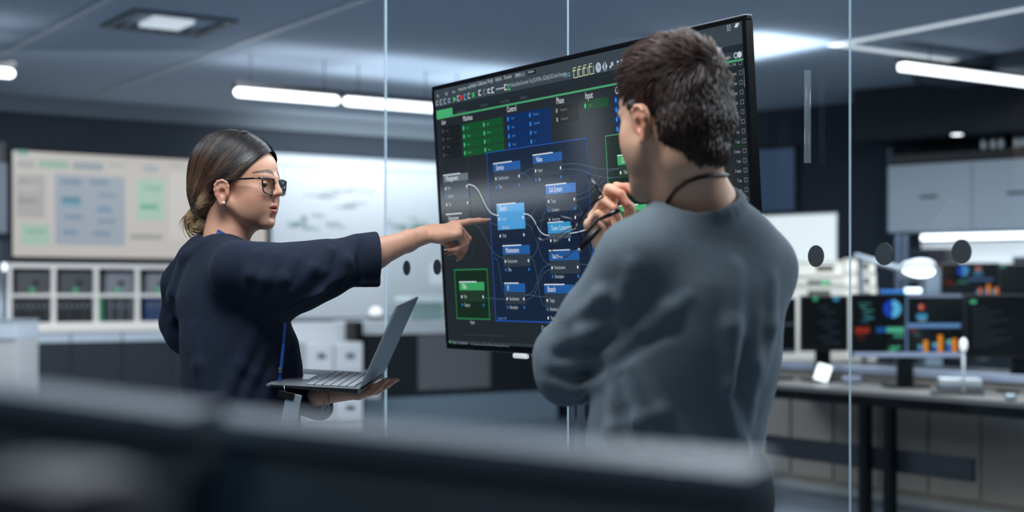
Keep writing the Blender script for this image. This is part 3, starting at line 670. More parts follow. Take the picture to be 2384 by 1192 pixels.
for px, lab in ((948, 'dark dot sticker on the glass left of the big screen, under the forearm'), (1019, 'dark dot sticker half hidden by the left edge of the big screen'), (1901, 'black round dot sticker on the glass, left of the thin glass joint'),
                (2060, 'black dot sticker on the glass just right of the thin glass joint'), (2240, 'rightmost black dot sticker on the glass, over the bright splashback')):
    b = MB()
    vs = [(.0215*cos(i*pi/20), -.0022, .0215*sin(i*pi/20)) for i in range(40)]
    vs2 = [(x, -.0010, z) for (x, y, z) in vs]
    b.add(vs + vs2, [tuple(range(40)), tuple(range(79, 39, -1))] + [(i, 40+i, 40+(i+1) % 40, (i+1) % 40) for i in range(40)], m_dot)
    o = b.build('warning_dot'); o.location = (*GL.pt(px), 1.392); o.rotation_euler = (0, 0, -ANG)
    tag(o, lab, 'sticker', 'dot stickers on the glass wall')
# clear door seal on the glass
q = GL.s(1897)
t = thing('clear_glass_handle', 'clear vertical plastic rod on the glass above the left black dot', 'handle', (*GL.at(q), zat(380, 2.84)), -ANG)
m_rod = mat('clear_rod', '#aebcc6', .15, alpha=.2)
part('rod', t, m_rod, lambda b: b.tube([(0, -.02, 0), (0, -.02, .18)], .0065, m_rod, 14)); None

# ------------------------------------------------------------------ the big screen
TW_, TH_ = 1.228, .71
TC = Vector((.1461 - .006*UX, 3.4053 - .006*UY, CH + .2025)); TT = R(3.81)
TM = Matrix.Translation(TC) @ Matrix.Rotation(-ANG, 4, 'Z') @ Matrix.Rotation(TT, 4, 'X')
TMi = TM.inverted()
def scr(px, py):                                          # picture point to width / height on the screen
    d = Vector(((px - 1192) / F, 1, (HZ - py) / F)); o = Vector((0, 0, CH))
    a = TMi @ o; b_ = TMi @ (o + d); r = b_ - a; k = -a.y / r.y; q = a + r * k
    return q.x, q.z
tv = bpy.data.objects.new('large_display', None); C.objects.link(tv); tv.matrix_world = TM
tag(tv, 'large tilted black framed screen with a blue node diagram, in front of the glass', 'display')
def tvpart(name, fn, par=None):
    b = MB(); fn(b); o = b.build(name, par or tv); return o
bz = .012
m_bez = mat('display_bezel', '#0b0d10', .25)
hw, hh = TW_/2, TH_/2
tvpart('frame', lambda b: (b.bb(-hw, hw, .001, .020, hh - bz, hh, m_bez, .003), b.bb(-hw, hw, .001, .020, -hh, -hh + bz*1.4, m_bez, .003), b.bb(-hw, -hw + bz, .001, .020, -hh + bz*1.4, hh - bz, m_bez), b.bb(hw - bz, hw, .001, .020, -hh + bz*1.4, hh - bz, m_bez)))
tvpart('back_cover', lambda b: (b.bb(-hw + .05, hw - .05, .0205, .035, -hh + .05, hh - .05, m_black, .004), b.bb(-.3, .3, .0351, .055, -.28, .1, m_black, .004)))
tvpart('screen', lambda b: b.bb(-hw + bz, hw - bz, .002, .019, -hh + bz*1.4, hh - bz, mat('screen_glass', '#040506', .09, emis='#232a30', es=.95, spec=.7)))  # base emission raised for the milky haze of reflections
ui = MB()
def col(c, e=.9): return mat('ui_%s_%g' % (c, e), '#040506', .09, emis=c, es=e, spec=.6)
def rect(x0, z0, x1, z1, c, lay=1, e=.9):
    y = .002 - .0002*lay; x0, x1 = min(x0, x1), max(x0, x1); z0, z1 = min(z0, z1), max(z0, z1)
    ui.quad([(x0, y, z0), (x1, y, z0), (x1, y, z1), (x0, y, z1)], col(c, e))
def R4(tl, br, c, lay=1, e=.9):
    a = scr(*tl); d = scr(*br); rect(a[0], a[1], d[0], d[1], c, lay, e)
def outl(tl, br, c, t_=.0016, lay=2, e=.9):
    a = scr(*tl); d = scr(*br); x0, z1 = a; x1, z0 = d
    for q in ((x0, z0, x1, z0+t_), (x0, z1-t_, x1, z1), (x0, z0, x0+t_, z1), (x1-t_, z0, x1, z1)): rect(*q, c, lay, e)
def txt(s, px, py, size, c='#c9d4dc', lay=4, e=.9, xs=.85):
    vs, fs, w_ = text_geo(s); x, z = scr(px, py)
    ui.add([(x + v.x*size*xs, .002 - .0002*lay, z + v.y*size - size*.3) for v in vs], fs, col(c, e))
def wire(p0, p1, c='#6f8296', w_=.0010, lay=5, e=.7, bend=.5):
    x0, z0 = scr(*p0); x1, z1 = scr(*p1); n = 20; L_ = []
    dx = abs(x1 - x0) * bend + .01
    P0, P1, P2, P3 = Vector((x0, z0)), Vector((x0 + dx, z0)), Vector((x1 - dx, z1)), Vector((x1, z1))
    for i in range(n+1):
        t = i/n; q = P0*(1-t)**3 + P1*3*t*(1-t)**2 + P2*3*t*t*(1-t) + P3*t**3; L_.append(q)
    vs = []
    for i, q in enumerate(L_):
        d = (L_[min(i+1, n)] - L_[max(i-1, 0)]).normalized(); nn = Vector((-d.y, d.x)) * w_ / 2
        vs += [(q.x + nn.x, .002 - .0002*lay, q.y + nn.y), (q.x - nn.x, .002 - .0002*lay, q.y - nn.y)]
    ui.add(vs, [(2*i, 2*i+1, 2*i+3, 2*i+2) for i in range(n)], col(c, e))
def dot(px, py, c='#e6eef4', r=.0035, lay=6):
    x, z = scr(px, py); ui.add([(x + r*cos(i*pi/6), .002 - .0002*lay, z + r*sin(i*pi/6)) for i in range(12)], [tuple(range(12))], col(c, .95))
XL, XR = -hw + bz, hw - bz; ZT, ZB = hh - bz, -hh + bz*1.4
zt1 = scr(1726, 101)[1]; zt2 = scr(1726, 117)[1]; zt3 = scr(1726, 133)[1]
rect(XL, zt1, XR, ZT, '#4a5862', 1, .62); rect(XL, zt2, XR, zt1, '#28323a', 1, .8); rect(scr(1480, 150)[0], zt3, XR, zt2, '#44525d', 1, .6)
# menu words
for (s, x, y, sz) in (('File', 1016, 224, .012), ('Edit', 1036, 219, .012), ('View', 1052, 215, .012), ('Modules', 1066, 209, .012), ('Show', 1078, 206, .012), ('Help', 1088, 203.5, .012), ('Analyze', 1094, 200, .015), ('Collaborate', 1110, 196, .015), ('Modify', 1134, 190, .015), ('Add-Ins', 1152, 186, .015), ('Structure', 1172, 181, .015)):
    txt(s, x, y, sz, '#b8c4cc', xs=.62)
R4((1197, 173), (1221, 177), '#6c7b86', 3, .8); txt('Search', 1200, 174.5, .010, '#c9d4dc', xs=.7); R4((1227, 165), (1247, 171), '#1f272d', 3); txt('Extensions', 1229, 168, .010, '#c9d4dc', xs=.55)
txt('C:\\Users\\Client\\Controller Test [10.29.FEAx | SG2.bfq] SG2 Studio Enterprise', 1186, 199, .0145, '#aab7c0', xs=.52)
# tool icons
for i, (x, y, c) in enumerate(((1017, 240, '#8fa3b3'), (1026, 238, '#8fa3b3'), (1035, 236, '#8fa3b3'), (1045, 234, '#8fa3b3'), (1058, 231, '#4fc07a'), (1066, 229, '#aab7c0'), (1073, 227, '#d2382a'), (1082, 226, '#57a0a8'), (1091, 223, '#9fb0bc'), (1101, 221, '#3fae62'), (1116, 216, '#c9d4dc'), (1127, 214, '#6f7f8a'), (1137, 212, '#c9d4dc'), (1146, 210, '#c9d4dc'), (1159, 206, '#c9d4dc'), (1169, 204, '#c9d4dc'), (1176, 203, '#c9d4dc'), (1184, 203, '#4fc07a'))):
    x_, z_ = scr(x, y); r = .0075
    if i == 4: ui.add([(x_ - r, .001, z_ - r), (x_ + r, .001, z_), (x_ - r, .001, z_ + r)], [(0, 1, 2)], col(c))
    elif i in (14, 15): wire((x - 5, y + 2), (x + 5, y), c, .003)
    else:
        h_ = r * (1. if i % 3 else .8)
        for q in ((x_ - r*.8, z_ - h_, x_ + r*.8, z_ - h_ + .003), (x_ - r*.8, z_ + h_ - .003, x_ + r*.8, z_ + h_), (x_ - r*.8, z_ - h_, x_ - r*.3, z_ + h_)): rect(*q, c, 4)
        if i in (6, 9): rect(x_ - r*.8, z_ - h_, x_ + r*.8, z_ + h_, c, 4)
def icon_doc(px, py, c='#cfd8a8'):
    x, z = scr(px, py); a, h_ = .0085, .0125; t_ = .0018
    for q in ((x-a, z-h_, x+a, z-h_+t_), (x-a, z-h_, x-a+t_, z+h_), (x+a-t_, z-h_, x+a, z+h_*.5), (x-a, z+h_-t_, x+a*.4, z+h_)): rect(*q, c, 4)
    rect(x - a*1.3, z + h_*.3, x + a*.1, z + h_*.3 + t_*1.5, c, 4)
for x, y in ((1339, 169), (1351, 166), (1363, 163), (1376, 160)): icon_doc(x, y)
for (x, y) in ((1315, 175), (1323, 173)): outl((x - 3, y - 3), (x + 3, y + 4), '#6fb0c0', .0015, 4)
x_, z_ = scr(1392, 157); ui.add([(x_ + .0105*cos(i*pi/10), .0012, z_ + .0115*sin(i*pi/10)) for i in range(20)], [tuple(range(20))], col('#aebfd0'))
rect(x_ - .0008, z_, x_ + .0008, z_ + .008, '#3c4a56', 5); rect(x_, z_ - .0008, x_ + .006, z_ + .0008, '#3c4a56', 5)
x_, z_ = scr(1407, 155)
ui.add([(x_ - .002, .0012, z_ - .012), (x_ - .002, .0012, z_ + .012), (x_ - .010, .0012, z_)], [(0, 1, 2)], col('#aebfd0')); ui.add([(x_ + .002, .0012, z_ - .012), (x_ + .002, .0012, z_ + .012), (x_ + .010, .0012, z_)], [(0, 1, 2)], col('#aebfd0'))
R4((1418, 153), (1422, 158), '#c4cfd8', 4); R4((1421, 145), (1427, 153), '#aebfd0', 4)
for (x, y) in ((1437, 147), (1446, 144), (1454, 142), (1462, 140)): R4((x - 1, y - 4), (x + 1, y + 5), '#8fa0ae', 4); R4((x - 2, y - 5), (x + 3, y - 2), '#c9d4dc', 5)
for (x, y) in ((1477, 139), (1490, 137)): outl((x - 4, y), (x + 5, y + 7), '#b9c6d0', .002, 4); R4((x, y - 8), (x + 1.3, y + 4), '#c9d4dc', 5)
R4((1502, 126), (1503.5, 140), '#8fa0ae', 4); R4((1499, 133), (1507, 134.5), '#c9d4dc', 4)
for (x, y) in ((1526, 126), (1534, 124)): R4((x, y - 4), (x + 6, y), '#b9c6d0', 4)
outl((1691, 59), (1700, 71), '#8fa0ae', .0016, 4); txt('v', 1693, 65, .012, '#b9c6d0'); R4((1709, 60), (1717, 62.5), '#dfe6ea', 4); R4((1711, 55), (1719, 57.5), '#dfe6ea', 4)
x_, z_ = scr(1712, 129); ui.add([(x_ + .006*cos(i*pi/8), .0012, z_ + .006*sin(i*pi/8)) for i in range(16)] + [(x_ + .004*cos(i*pi/8), .0012, z_ + .004*sin(i*pi/8)) for i in range(16)], [(i, (i+1) % 16, 16+(i+1) % 16, 16+i) for i in range(16)], col('#c9d4dc')); dot(1721, 127, '#c9d4dc', .0065)
for (s, x, y) in (('Configuration', 1063, 262), ('Functions', 1117, 246), ('Trace Filter', 1163, 238), ('Settings', 1210, 228)): txt(s, x, y, .012, '#56626b', e=.8, xs=.75)
# green tab and rule
xg = scr(1052, 255)[0]; zg = scr(1190, 245)[1]
rect(XL + .006, zg, xg, zg + .024, '#4db87c', 3, .85); rect(XL + .006, zg, scr(1728, 120)[0], zg + .0048, '#4fae7a', 3, .8)
# palette groups
for (s, x, y, sz) in (('User', 1027, 286, .018), ('Machines', 1077, 277, .020), ('Control', 1179, 256, .021), ('Phase', 1294, 236, .022), ('Input', 1361, 224, .023), ('Condition', 1431, 212, .024)): txt(s, x, y, sz, '#dce4e9', xs=.62)
def cells(tl, tr_, dy, rows, cols, c, tc, words, dc=None, wf=1.):
    x0, z0 = scr(*tl); x1, _ = scr(*tr_); h_ = dy; cw = (x1 - x0) / cols; k = 0
    for i in range(rows):
        for j in range(cols):
            if c: rect(x0 + j*cw, z0 - (i+1)*h_ + .0015, x0 + (j+1)*cw - .0015, z0 - i*h_, c, 2, .55)
            if dc:
                xx, zz = x0 + j*cw + .008, z0 - (i+.5)*h_
                ui.add([(xx + .004*cos(q*pi/5), .0012, zz + .006*sin(q*pi/5)) for q in range(10)], [tuple(range(10))], col(dc, .9))
            vs, fs, w_ = text_geo(words[k % len(words)]); k += 1; sz = h_*.42
            ui.add([(x0 + j*cw + .022 + v.x*sz*.62, .0011, z0 - (i+.5)*h_ - sz*.3 + v.y*sz) for v in vs], fs, col(tc, .7))
dyr = .0215
cells((1026, 297), (1070, 290), dyr, 4, 1, '#262c31', '#5a646c', ['Import', 'Dashboard', 'Validate', 'Key'], '#4a545b')
cells((1074, 290), (1170, 272), dyr, 4, 2, '#1f6b3f', '#6db58a', ['Input', 'Start', 'Monitor', 'Routine', 'State', 'If', 'Memory', 'Setup'], '#46c078')
cells((1177, 268), (1281, 251), dyr, 4, 2, '#143f80', '#6f9ad0', ['Timer', 'Sub System', 'Value', 'Component', 'Search', 'Start', 'Service', 'If'], '#2f86e0')
cells((1290, 248), (1343, 238), dyr, 2, 1, '#2b3034', '#8d969c', ['Comparison', 'Comparison2'], '#8d969c')
cells((1356, 236), (1416, 226), dyr*1.05, 1, 1, '#1c5c38', '#5fae80', ['Log'], '#46c078')
cells((1427, 223), (1500, 209), dyr, 4, 1, '#123a7c', '#6f9ad0', ['Sub System', 'Component', 'Start', 'If'], '#2f86e0')
# panels
a = scr(1131, 355); d = scr(1153, 748); e_ = scr(1365, 321)
rect(a[0], d[1], e_[0], a[1], '#1a2a42', 2, .85)
for q in ((a[0], d[1], e_[0], d[1] + .003), (a[0], a[1] - .0022, e_[0], a[1]), (a[0], d[1], a[0] + .0025, a[1]), (e_[0] - .002, d[1], e_[0], a[1])): rect(*q, '#1f55b0', 3, .95)
g0 = scr(1408, 316)
x2 = scr(1690, 260)[0]
rect(g0[0], d[1], x2, g0[1], '#1a3128', 2, .6)
for q in ((g0[0], g0[1] - .002, x2, g0[1]), (g0[0], d[1], g0[0] + .002, g0[1])): rect(*q, '#4fae74', 3, .85)
R4((1056, 628), (1140, 744), '#1d3527', 2, .7); outl((1056, 627), (1140, 745), '#2f8a52', .0035, 3, .8)
outl((1027, 363), (1101, 600), '#3a4248', .0014, 2, .8)
def node(tl, tr_, hb, bb, title, rows, hc='#265fa6', bc='#3a4654', w=.9, tsz=.019, be=.7, rows_r=(1, 2)):
    x0, z0 = scr(*tl); x1, _ = scr(*tr_); zh = scr(tl[0] + 1, hb)[1]; zb_ = scr(tl[0] + 2, bb)[1]
    rect(x0, zb_, x1, zh, bc, 3, be); rect(x0, zh, x1, z0, hc, 4, w); rect(x0, z0 - .001, x0 + (x1-x0)*.7, z0 + .002, '#dfe9f2', 5, .85)
    vs, fs, w_ = text_geo(title); ui.add([(x0 + .014 + v.x*tsz*.62, .0008, (z0+zh)/2 - tsz*.35 + v.y*tsz) for v in vs], fs, col('#eef4f8', .9))
    st = .0215; zz = zh - st*.8
    for i, s in enumerate(rows):
        vs, fs, w_ = text_geo(s); sz = .0125; ui.add([(x0 + .02 + v.x*sz*.62, .0008, zz - sz*.3 + v.y*sz) for v in vs], fs, col('#c6d0da', .8))
        for xx, cc in ((x0 + .010, '#e6eef4' if i != 1 else '#2f86e0'), (x1 - .008, '#e6eef4' if i != 1 else '#2f86e0')):
            if xx > x1 - .01 and i >= 2 and len(rows) == 2: continue
            ui.add([(xx + .0026*cos(q*pi/5), .0007, zz + .004*sin(q*pi/5)) for q in range(10)], [tuple(range(10))], col(cc, .95))
        zz -= st
node((1147, 382), (1210, 374), 401, 425, 'Service', ['Conditionname', 'Time'])
node((1239, 362), (1307, 353), 382, 411, 'Value', ['Inputs', 'Set'])
node((1269, 432), (1339, 425), 453, 494, 'Sub System', ['Target', 'Condition', 'Remaining'], '#3a7ac6', '#4a5563')
node((1155, 477), (1219, 470), 495, 536, 'Branch', ['Target', 'Remaining', 'Total'], '#5aa6de', '#4b9bd6', 1., be=1.)
node((1274, 519), (1327, 515), 544, 556, 'Tester Component', ['Name'], '#3f9fd0', '#5b6a78', 1., .0175)
node((1169, 573), (1232, 571), 593, 621, 'Maintenance', ['Functionname', 'Title'])
node((1277, 584), (1347, 583), 607, 638, 'Start', ['Functionname', 'Description'])
node((1173, 660), (1221, 659), 680, 708, 'If', ['Functionname', 'Description'])
node((1266, 663), (1334, 662), 683, 725, 'Branch', ['Target', 'Remaining', 'Total'])
node((1068, 657), (1126, 656), 676, 702, 'Title', ['Title', 'Category'], '#3fa567', '#2c4436', .9)
node((1031, 409), (1088, 402), 425, 466, 'Management', ['Title', 'Delivery', 'Title'], '#71808c', '#46525c', .8)
node((1037, 500), (1091, 497), 518, 519, 'Environment', [], '#3d464e', '#333b42', .8, .016)
node((1436, 363), (1500, 354), 385, 415, 'Output', ['Title'], '#3fae6c', '#2a4a38')
node((1440, 480), (1505, 478), 493, 512, 'Output', ['Title'], '#49b878', '#2f6a48')
# wires
for p, q in (((1088, 430), (1161, 501)), ((1218, 498), (1278, 548)), ((1323, 543), (1440, 505))): wire(p, q, '#d3dde6', .0027, 6, .9)
for p, q in (((1210, 403), (1243, 392)), ((1306, 383), (1440, 392)), ((1306, 395), (1440, 412)), ((1211, 405), (1274, 458)), ((1338, 453), (1440, 393)), ((1338, 466), (1436, 412)), ((1219, 510), (1274, 459)), ((1219, 520), (1282, 616)), ((1232, 599), (1282, 482)), ((1221, 687), (1282, 616)), ((1221, 687), (1270, 691)), ((1221, 698), (1284, 628)), ((1232, 600), (1270, 713)), ((1126, 694), (1180, 697)), ((1347, 615), (1440, 640)), ((1338, 478), (1400, 640)), ((1334, 691), (1400, 694)), ((1334, 714), (1400, 700)), ((1090, 520), (1175, 600)), ((1150, 600), (1178, 686)), ((1088, 440), (1160, 524))):
    wire(p, q, '#5f7f9e', .0011, 5, .6)
txt('Input', 1094, 750, .015, '#b0bcc4', xs=.7); txt('Control', 1260, 765, .018, '#c9d4dc', xs=.62); R4((1075, 778), (1172, 783), '#4a545c', 3)
txt('Version 1.04', 1158, 741, .011, '#5f8fd0', xs=.7)
zs = scr(1042, 791)[1]; rect(XL, ZB, XR, zs, '#3a444c', 2, .7)
txt('Ready  Connections', 1052, 797, .012, '#8a98a2', xs=.8); txt('A.Construction Test (Output: Extended) Local', 1095, 802, .012, '#8a98a2', xs=.8); dot(1047, 796, '#3fae62', .004)
# time column at the right
xq, zq = scr(1722, 146)
for k in range(26):
    z = zq - k * .0196; t_ = .0009; a_ = .0045
    for q in ((xq-a_, z-a_, xq+a_, z-a_+t_), (xq-a_, z+a_-t_, xq+a_, z+a_), (xq-a_, z-a_, xq-a_+t_, z+a_), (xq+a_-t_, z-a_, xq+a_, z+a_)): rect(*q, '#8a949b', 4, .8)
    vs, fs, w_ = text_geo(['1 sec', '2 msec', '7 sec', '1 sec', '3 msec'][k % 5]); sz = .0105
    ui.add([(xq - .012 - w_*sz*.62 + v.x*sz*.62, .0012, z - sz*.35 + v.y*sz) for v in vs], fs, col('#a9b3ba', .8))
rect(xq + .0095, zq - .05, xq + .0115, zq - .012, '#c9d4dc', 4, .8)
for zc_ in (.163, .358): rect(scr(1660, 300)[0], zq - zc_ - .006, xq - .006, zq - zc_ + .006, '#1d3a2a', 2, .8)
ui.build('interface_graphics', tv)
x_, z_ = scr(1208, 832)
tvpart('sensor_bar', lambda b: b.bb(x_ - .03, x_ + .03, .0, .012, -hh - .014, -hh - .0005, mat('sensor_white_glow', '#e8eaea', .3, emis='#ffffff', es=.35), .005))  # bar is no lamp, its brightness is put in as emission
# bracket and column that carry the screen
bt = thing('display_stand', 'slim silver column stand holding up the large screen, below its lower edge', 'stand', (TC.x + .1*VX, TC.y + .1*VY, 0), -ANG)
part('column', bt, m_alu, lambda b: (b.bb(-.14, -.125, -.015, .0, .02, 1.32, m_alu, .003), b.bb(-.10, -.085, -.015, .0, .02, 1.32, m_alu, .003)))
part('base', bt, m_black, lambda b: b.bb(-.4, .2, -.25, .0, 0, .02, m_black, .004))

# ------------------------------------------------------------------ foreground monitors seen from behind, out of focus
m_mb = mat('monitor_back_plastic', '#404d55', .42); m_me = mat('monitor_back_edge', '#606c77', .45)
def near_monitor(label, pa, pb, Za, Zb, h, grp):
    """curved monitor from behind: top edge runs from pa to pb"""
    a = P(*pa, Za); c = P(*pb, Zb); d = (c - a); d.z = 0; w_ = d.length; rz = math.atan2(d.y, d.x)
    top = a.z; slope = (c.z - a.z) / w_; z0 = top - h
    t = thing('monitor', label, 'monitor', (a.x, a.y, .74 + .001), rz, grp)
    fz = lambda x: top + slope * x - .741
    n = 16
    def shell(b):
        prof = [(.000, -.000), (.014, -.002), (.024, -.012), (.030, -.035), (.034, -.12), (.034, -h + .02), (.024, -h)]
        vs, fs = [], []
        for i in range(n+1):
            x = w_*i/n; bow = .0
            for (y, z) in prof: vs.append((x, .03 - y + bow, fz(x) + z))
        m_ = len(prof)
        for i in range(n):
            for j in range(m_-1): fs.append((i*m_+j, i*m_+j+1, (i+1)*m_+j+1, (i+1)*m_+j))
        fs.append(tuple(range(m_-1, -1, -1))); fs.append(tuple(n*m_ + j for j in range(m_)))
        fs.append(tuple([0, n*m_, n*m_+m_-1, m_-1])[::-1])
        b.add(vs, fs, m_mb)
    part('back_cover', t, m_mb, shell)
    part('bezel', t, m_me, lambda b: b.add([(x, y, fz(x) + z) for x in (0, w_) for (y, z) in ((.000, .0005), (.034, .0005), (.034, .013), (.000, .011))], [(0, 1, 5, 4), (1, 2, 6, 5), (2, 3, 7, 6), (3, 0, 4, 7), (3, 2, 1, 0), (4, 5, 6, 7)], m_me), 'pale top edge')
    part('screen', t, m_black, lambda b: b.quad([(.005, .0312, fz(0) - .01), (w_ - .005, .0312, fz(w_) - .01), (w_ - .005, .0312, fz(w_) - h + .01), (.005, .0312, fz(0) - h + .01)][::-1], mat('near_screen_glow', '#050608', .3, emis='#3a5570', es=.6)))
    part('stand', t, m_blackm, lambda b: b.bb(w_*.5 - .03, w_*.5 + .03, -.035, -.006, .012, fz(w_*.5) - .12, m_blackm, .004))
    part('foot', t, m_blackm, lambda b: b.bb(w_*.5 - .1, w_*.5 + .1, -.09, .06, 0, .012, m_blackm, .003))
    return t
near_monitor('blurred black monitor seen from behind, nearest the camera at lower left', (-330, 917), (425, 1020), .80, .70, .34, 'monitors seen from behind along the bottom')
near_monitor('blurred long black monitor seen from behind, across the bottom in front of the people', (405, 1014), (1740, 1156), .78, .62, .30, 'monitors seen from behind along the bottom')
t = thing('foreground_desk', 'dark desk under the blurred near monitors along the bottom', 'desk', (0, .62, 0))
part('tabletop', t, m_dark, lambda b: b.bb(-.55, .45, -.22, .30, .71, .74, m_dark, .004))
for x in (-.5, .4):
    for y in (-.18, .26): part('leg', t, m_blackm, lambda b: b.bb(x - .02, x + .02, y - .02, y + .02, 0, .709, m_blackm))

a = P(-150, 1090, .50)
t = thing('unknown_object', 'very blurred pale grey rounded unknown object in the lower left corner, nearest the camera', 'object', (a.x, a.y, .741), R(-32))  # shape of unknown kind, built as a rounded block on a stem
hh_ = zat(1085, .5) - .741
part('body', t, m_grey, lambda b: b.bb(0, .062, 0, .05, hh_ - .10, hh_, mat('unknown_object_grey', '#2b3137', .6), .015))
part('stem', t, m_black, lambda b: b.bb(.02, .04, .015, .035, 0, hh_ - .101, m_black, .003))
# ------------------------------------------------------------------ organic surfaces: blended rounded shapes turned into a mesh
def V3(*a): return np.array(a, float)
class Fr:
    """a local frame: origin and three axes (columns)"""
    def __init__(s, o, X, Y, Z): s.o = np.array(o, float); s.A = np.array([X, Y, Z], float).T
    def p(s, x, y, z): return s.o + s.A @ np.array([x, y, z], float)
    def d(s, x, y, z): return s.A @ np.array([x, y, z], float)
def unit(v): v = np.array(v, float); return v / np.linalg.norm(v)
class Body:
    def __init__(s): s.pr = []
    def cap(s, a, b, ra, rb=None, k=.01, op='u', flat=None, fr=1.):
        """rounded cone; flat = direction squashed by fr"""
        rb = ra if rb is None else rb
        s.pr.append(('c', np.array(a, float), np.array(b, float), ra, rb, k, op, None if flat is None else unit(flat), fr)); return s
    def chain(s, pts, rs, k=.01, op='u', flat=None, fr=1.):
        for i in range(len(pts)-1): s.cap(pts[i], pts[i+1], rs[i], rs[i+1], k, op, flat, fr)
        return s
    def ell(s, c, r, A=None, k=.01, op='u'):
        s.pr.append(('e', np.array(c, float), np.array(r, float), np.eye(3) if A is None else A, None, k, op, None, 1.)); return s
    def cut(s, c, n, k=.004):                 # keep only the side the normal points away from
        s.pr.append(('h', np.array(c, float), unit(n), None, None, k, 's', None, 1.)); return s
    @staticmethod
    def ev(q, p):
        if q[0] == 'c':
            a, b, ra, rb, fl, fr = q[1], q[2], q[3], q[4], q[7], q[8]
            ab = b - a; L = ab @ ab
            t = np.clip(((p - a) @ ab) / max(L, 1e-12), 0, 1)
            w = p - a - t[..., None] * ab
            if fl is not None:
                wf = w @ fl; w2 = w + (wf * (1 / fr - 1))[..., None] * fl
                return (np.sqrt((w2 * w2).sum(-1)) - (ra + (rb - ra) * t)) * (fr if fr < 1 else 1.)
            return np.sqrt((w * w).sum(-1)) - (ra + (rb - ra) * t)
        if q[0] == 'e':
            w = (p - q[1]) @ q[3]; r = q[2]
            k0 = np.sqrt(((w / r)**2).sum(-1)); k1 = np.sqrt(((w / (r*r))**2).sum(-1))
            return k0 * (k0 - 1) / np.maximum(k1, 1e-9)
        return -((p - q[1]) @ q[2])
    def field(s, p, idx=None):
        d = np.full(p.shape[:-1], 9.)
        for i in (range(len(s.pr)) if idx is None else idx):
            q = s.pr[i]; e = s.ev(q, p); k = q[5]
            if q[6] == 'u':
                h = np.clip(.5 + .5 * (d - e) / k, 0, 1); d = d + (e - d) * h - k * h * (1 - h)
            else:
                h = np.clip(.5 - .5 * (d + e) / k, 0, 1); d = d + (-e - d) * h + k * h * (1 - h)
        return d
    def mesh(s, h, disp=None, smooth=2, lo=None, hi=None):
        B = 8
        lo_ = np.full(3, 9.); hi_ = np.full(3, -9.)
        for q in s.pr:
            if q[6] != 'u': continue
            if q[0] == 'c': r = max(q[3], q[4]) * max(1, q[8]); c = np.array([q[1] - r, q[2] - r, q[1] + r, q[2] + r])
            elif q[0] == 'e': r = q[2].max(); c = np.array([q[1] - r, q[1] + r])
            lo_ = np.minimum(lo_, c.min(0)); hi_ = np.maximum(hi_, c.max(0))
        if lo is not None: lo_ = np.maximum(lo_, lo); hi_ = np.minimum(hi_, hi)
        lo_ -= 4*h + .01; hi_ += 4*h + .01
        nb = np.ceil((hi_ - lo_) / (h*B)).astype(int)
        g = np.stack(np.meshgrid(*[np.arange(n) for n in nb], indexing='ij'), -1).reshape(-1, 3)
        cen = lo_ + (g + .5) * h * B; rad = h * B * .8661
        D = np.empty((len(s.pr), len(cen)), np.float32)
        for i, q in enumerate(s.pr): D[i] = s.ev(q, cen)
        full = s.field(cen)
        act = np.where(np.abs(full) < rad * 1.9 + .012)[0]
        off = np.stack(np.meshgrid(*[np.arange(B+1)]*3, indexing='ij'), -1) * h
        NN = nb * B + 2
        keyf = lambda ijk: (ijk[..., 0] * NN[1] + ijk[..., 1]) * NN[2] + ijk[..., 2]
        ks = np.array([q[5] for q in s.pr]); isu = np.array([q[6] == 'u' for q in s.pr])
        VK, VP, FQ = [], [], []
        cell = [(a, b, c) for a in (0, 1) for b in (0, 1) for c in (0, 1)]
        edges = [(i, j) for i in range(8) for j in range(i+1, 8) if sum(abs(np.array(cell[i]) - np.array(cell[j]))) == 1]
        for ai in act:
            dd = D[:, ai]
            idx = np.where(dd < rad * 1.6 + ks + .006)[0]
            if not isu[idx].any(): continue
            p = lo_ + g[ai] * B * h + off
            f = s.field(p, idx)
            if disp is not None:
                f = f + disp(p)
            sg = f < 0
            if sg.all() or not sg.any(): continue
            base = g[ai] * B
            corners = np.stack([f[a:a+B, b:b+B, c:c+B] for a, b, c in cell], -1); sc_ = corners < 0
            mix = sc_.any(-1) & ~sc_.all(-1)
            if mix.any():
                ijk = np.argwhere(mix); cv = corners[mix]; acc = np.zeros((len(ijk), 3)); cnt = np.zeros(len(ijk))
                for i, j in edges:
                    a_, b_ = cv[:, i], cv[:, j]; m = (a_ < 0) != (b_ < 0)
                    t = np.where(m, a_ / np.where(m, a_ - b_, 1), 0)
                    pt = np.array(cell[i]) + t[:, None] * (np.array(cell[j]) - np.array(cell[i]))
                    acc += pt * m[:, None]; cnt += m
                VP.append(lo_ + (base + ijk + acc / cnt[:, None]) * h); VK.append(keyf(base + ijk))
            for ax in range(3):
                o1, o2 = (ax+1) % 3, (ax+2) % 3
                sl = [slice(0, B)]*3; sl2 = list(sl); sl2[ax] = slice(1, B+1)
                a_, b_ = sg[tuple(sl)], sg[tuple(sl2)]; m = a_ != b_
                if not m.any(): continue
                ijk = np.argwhere(m) + base; inside = a_[m]
                e1 = np.zeros(3, int); e1[o1] = 1; e2 = np.zeros(3, int); e2[o2] = 1
                q = np.stack([keyf(ijk - e1 - e2), keyf(ijk - e2), keyf(ijk), keyf(ijk - e1)], -1)
                q[~inside] = q[~inside][:, ::-1]; FQ.append(q)
        VK = np.concatenate(VK); VP = np.concatenate(VP); FQ = np.concatenate(FQ)
        o = np.argsort(VK); VK = VK[o]; VP = VP[o]
        fi = np.searchsorted(VK, FQ); fi = np.minimum(fi, len(VK)-1); ok = (VK[fi] == FQ).all(1); fi = fi[ok]
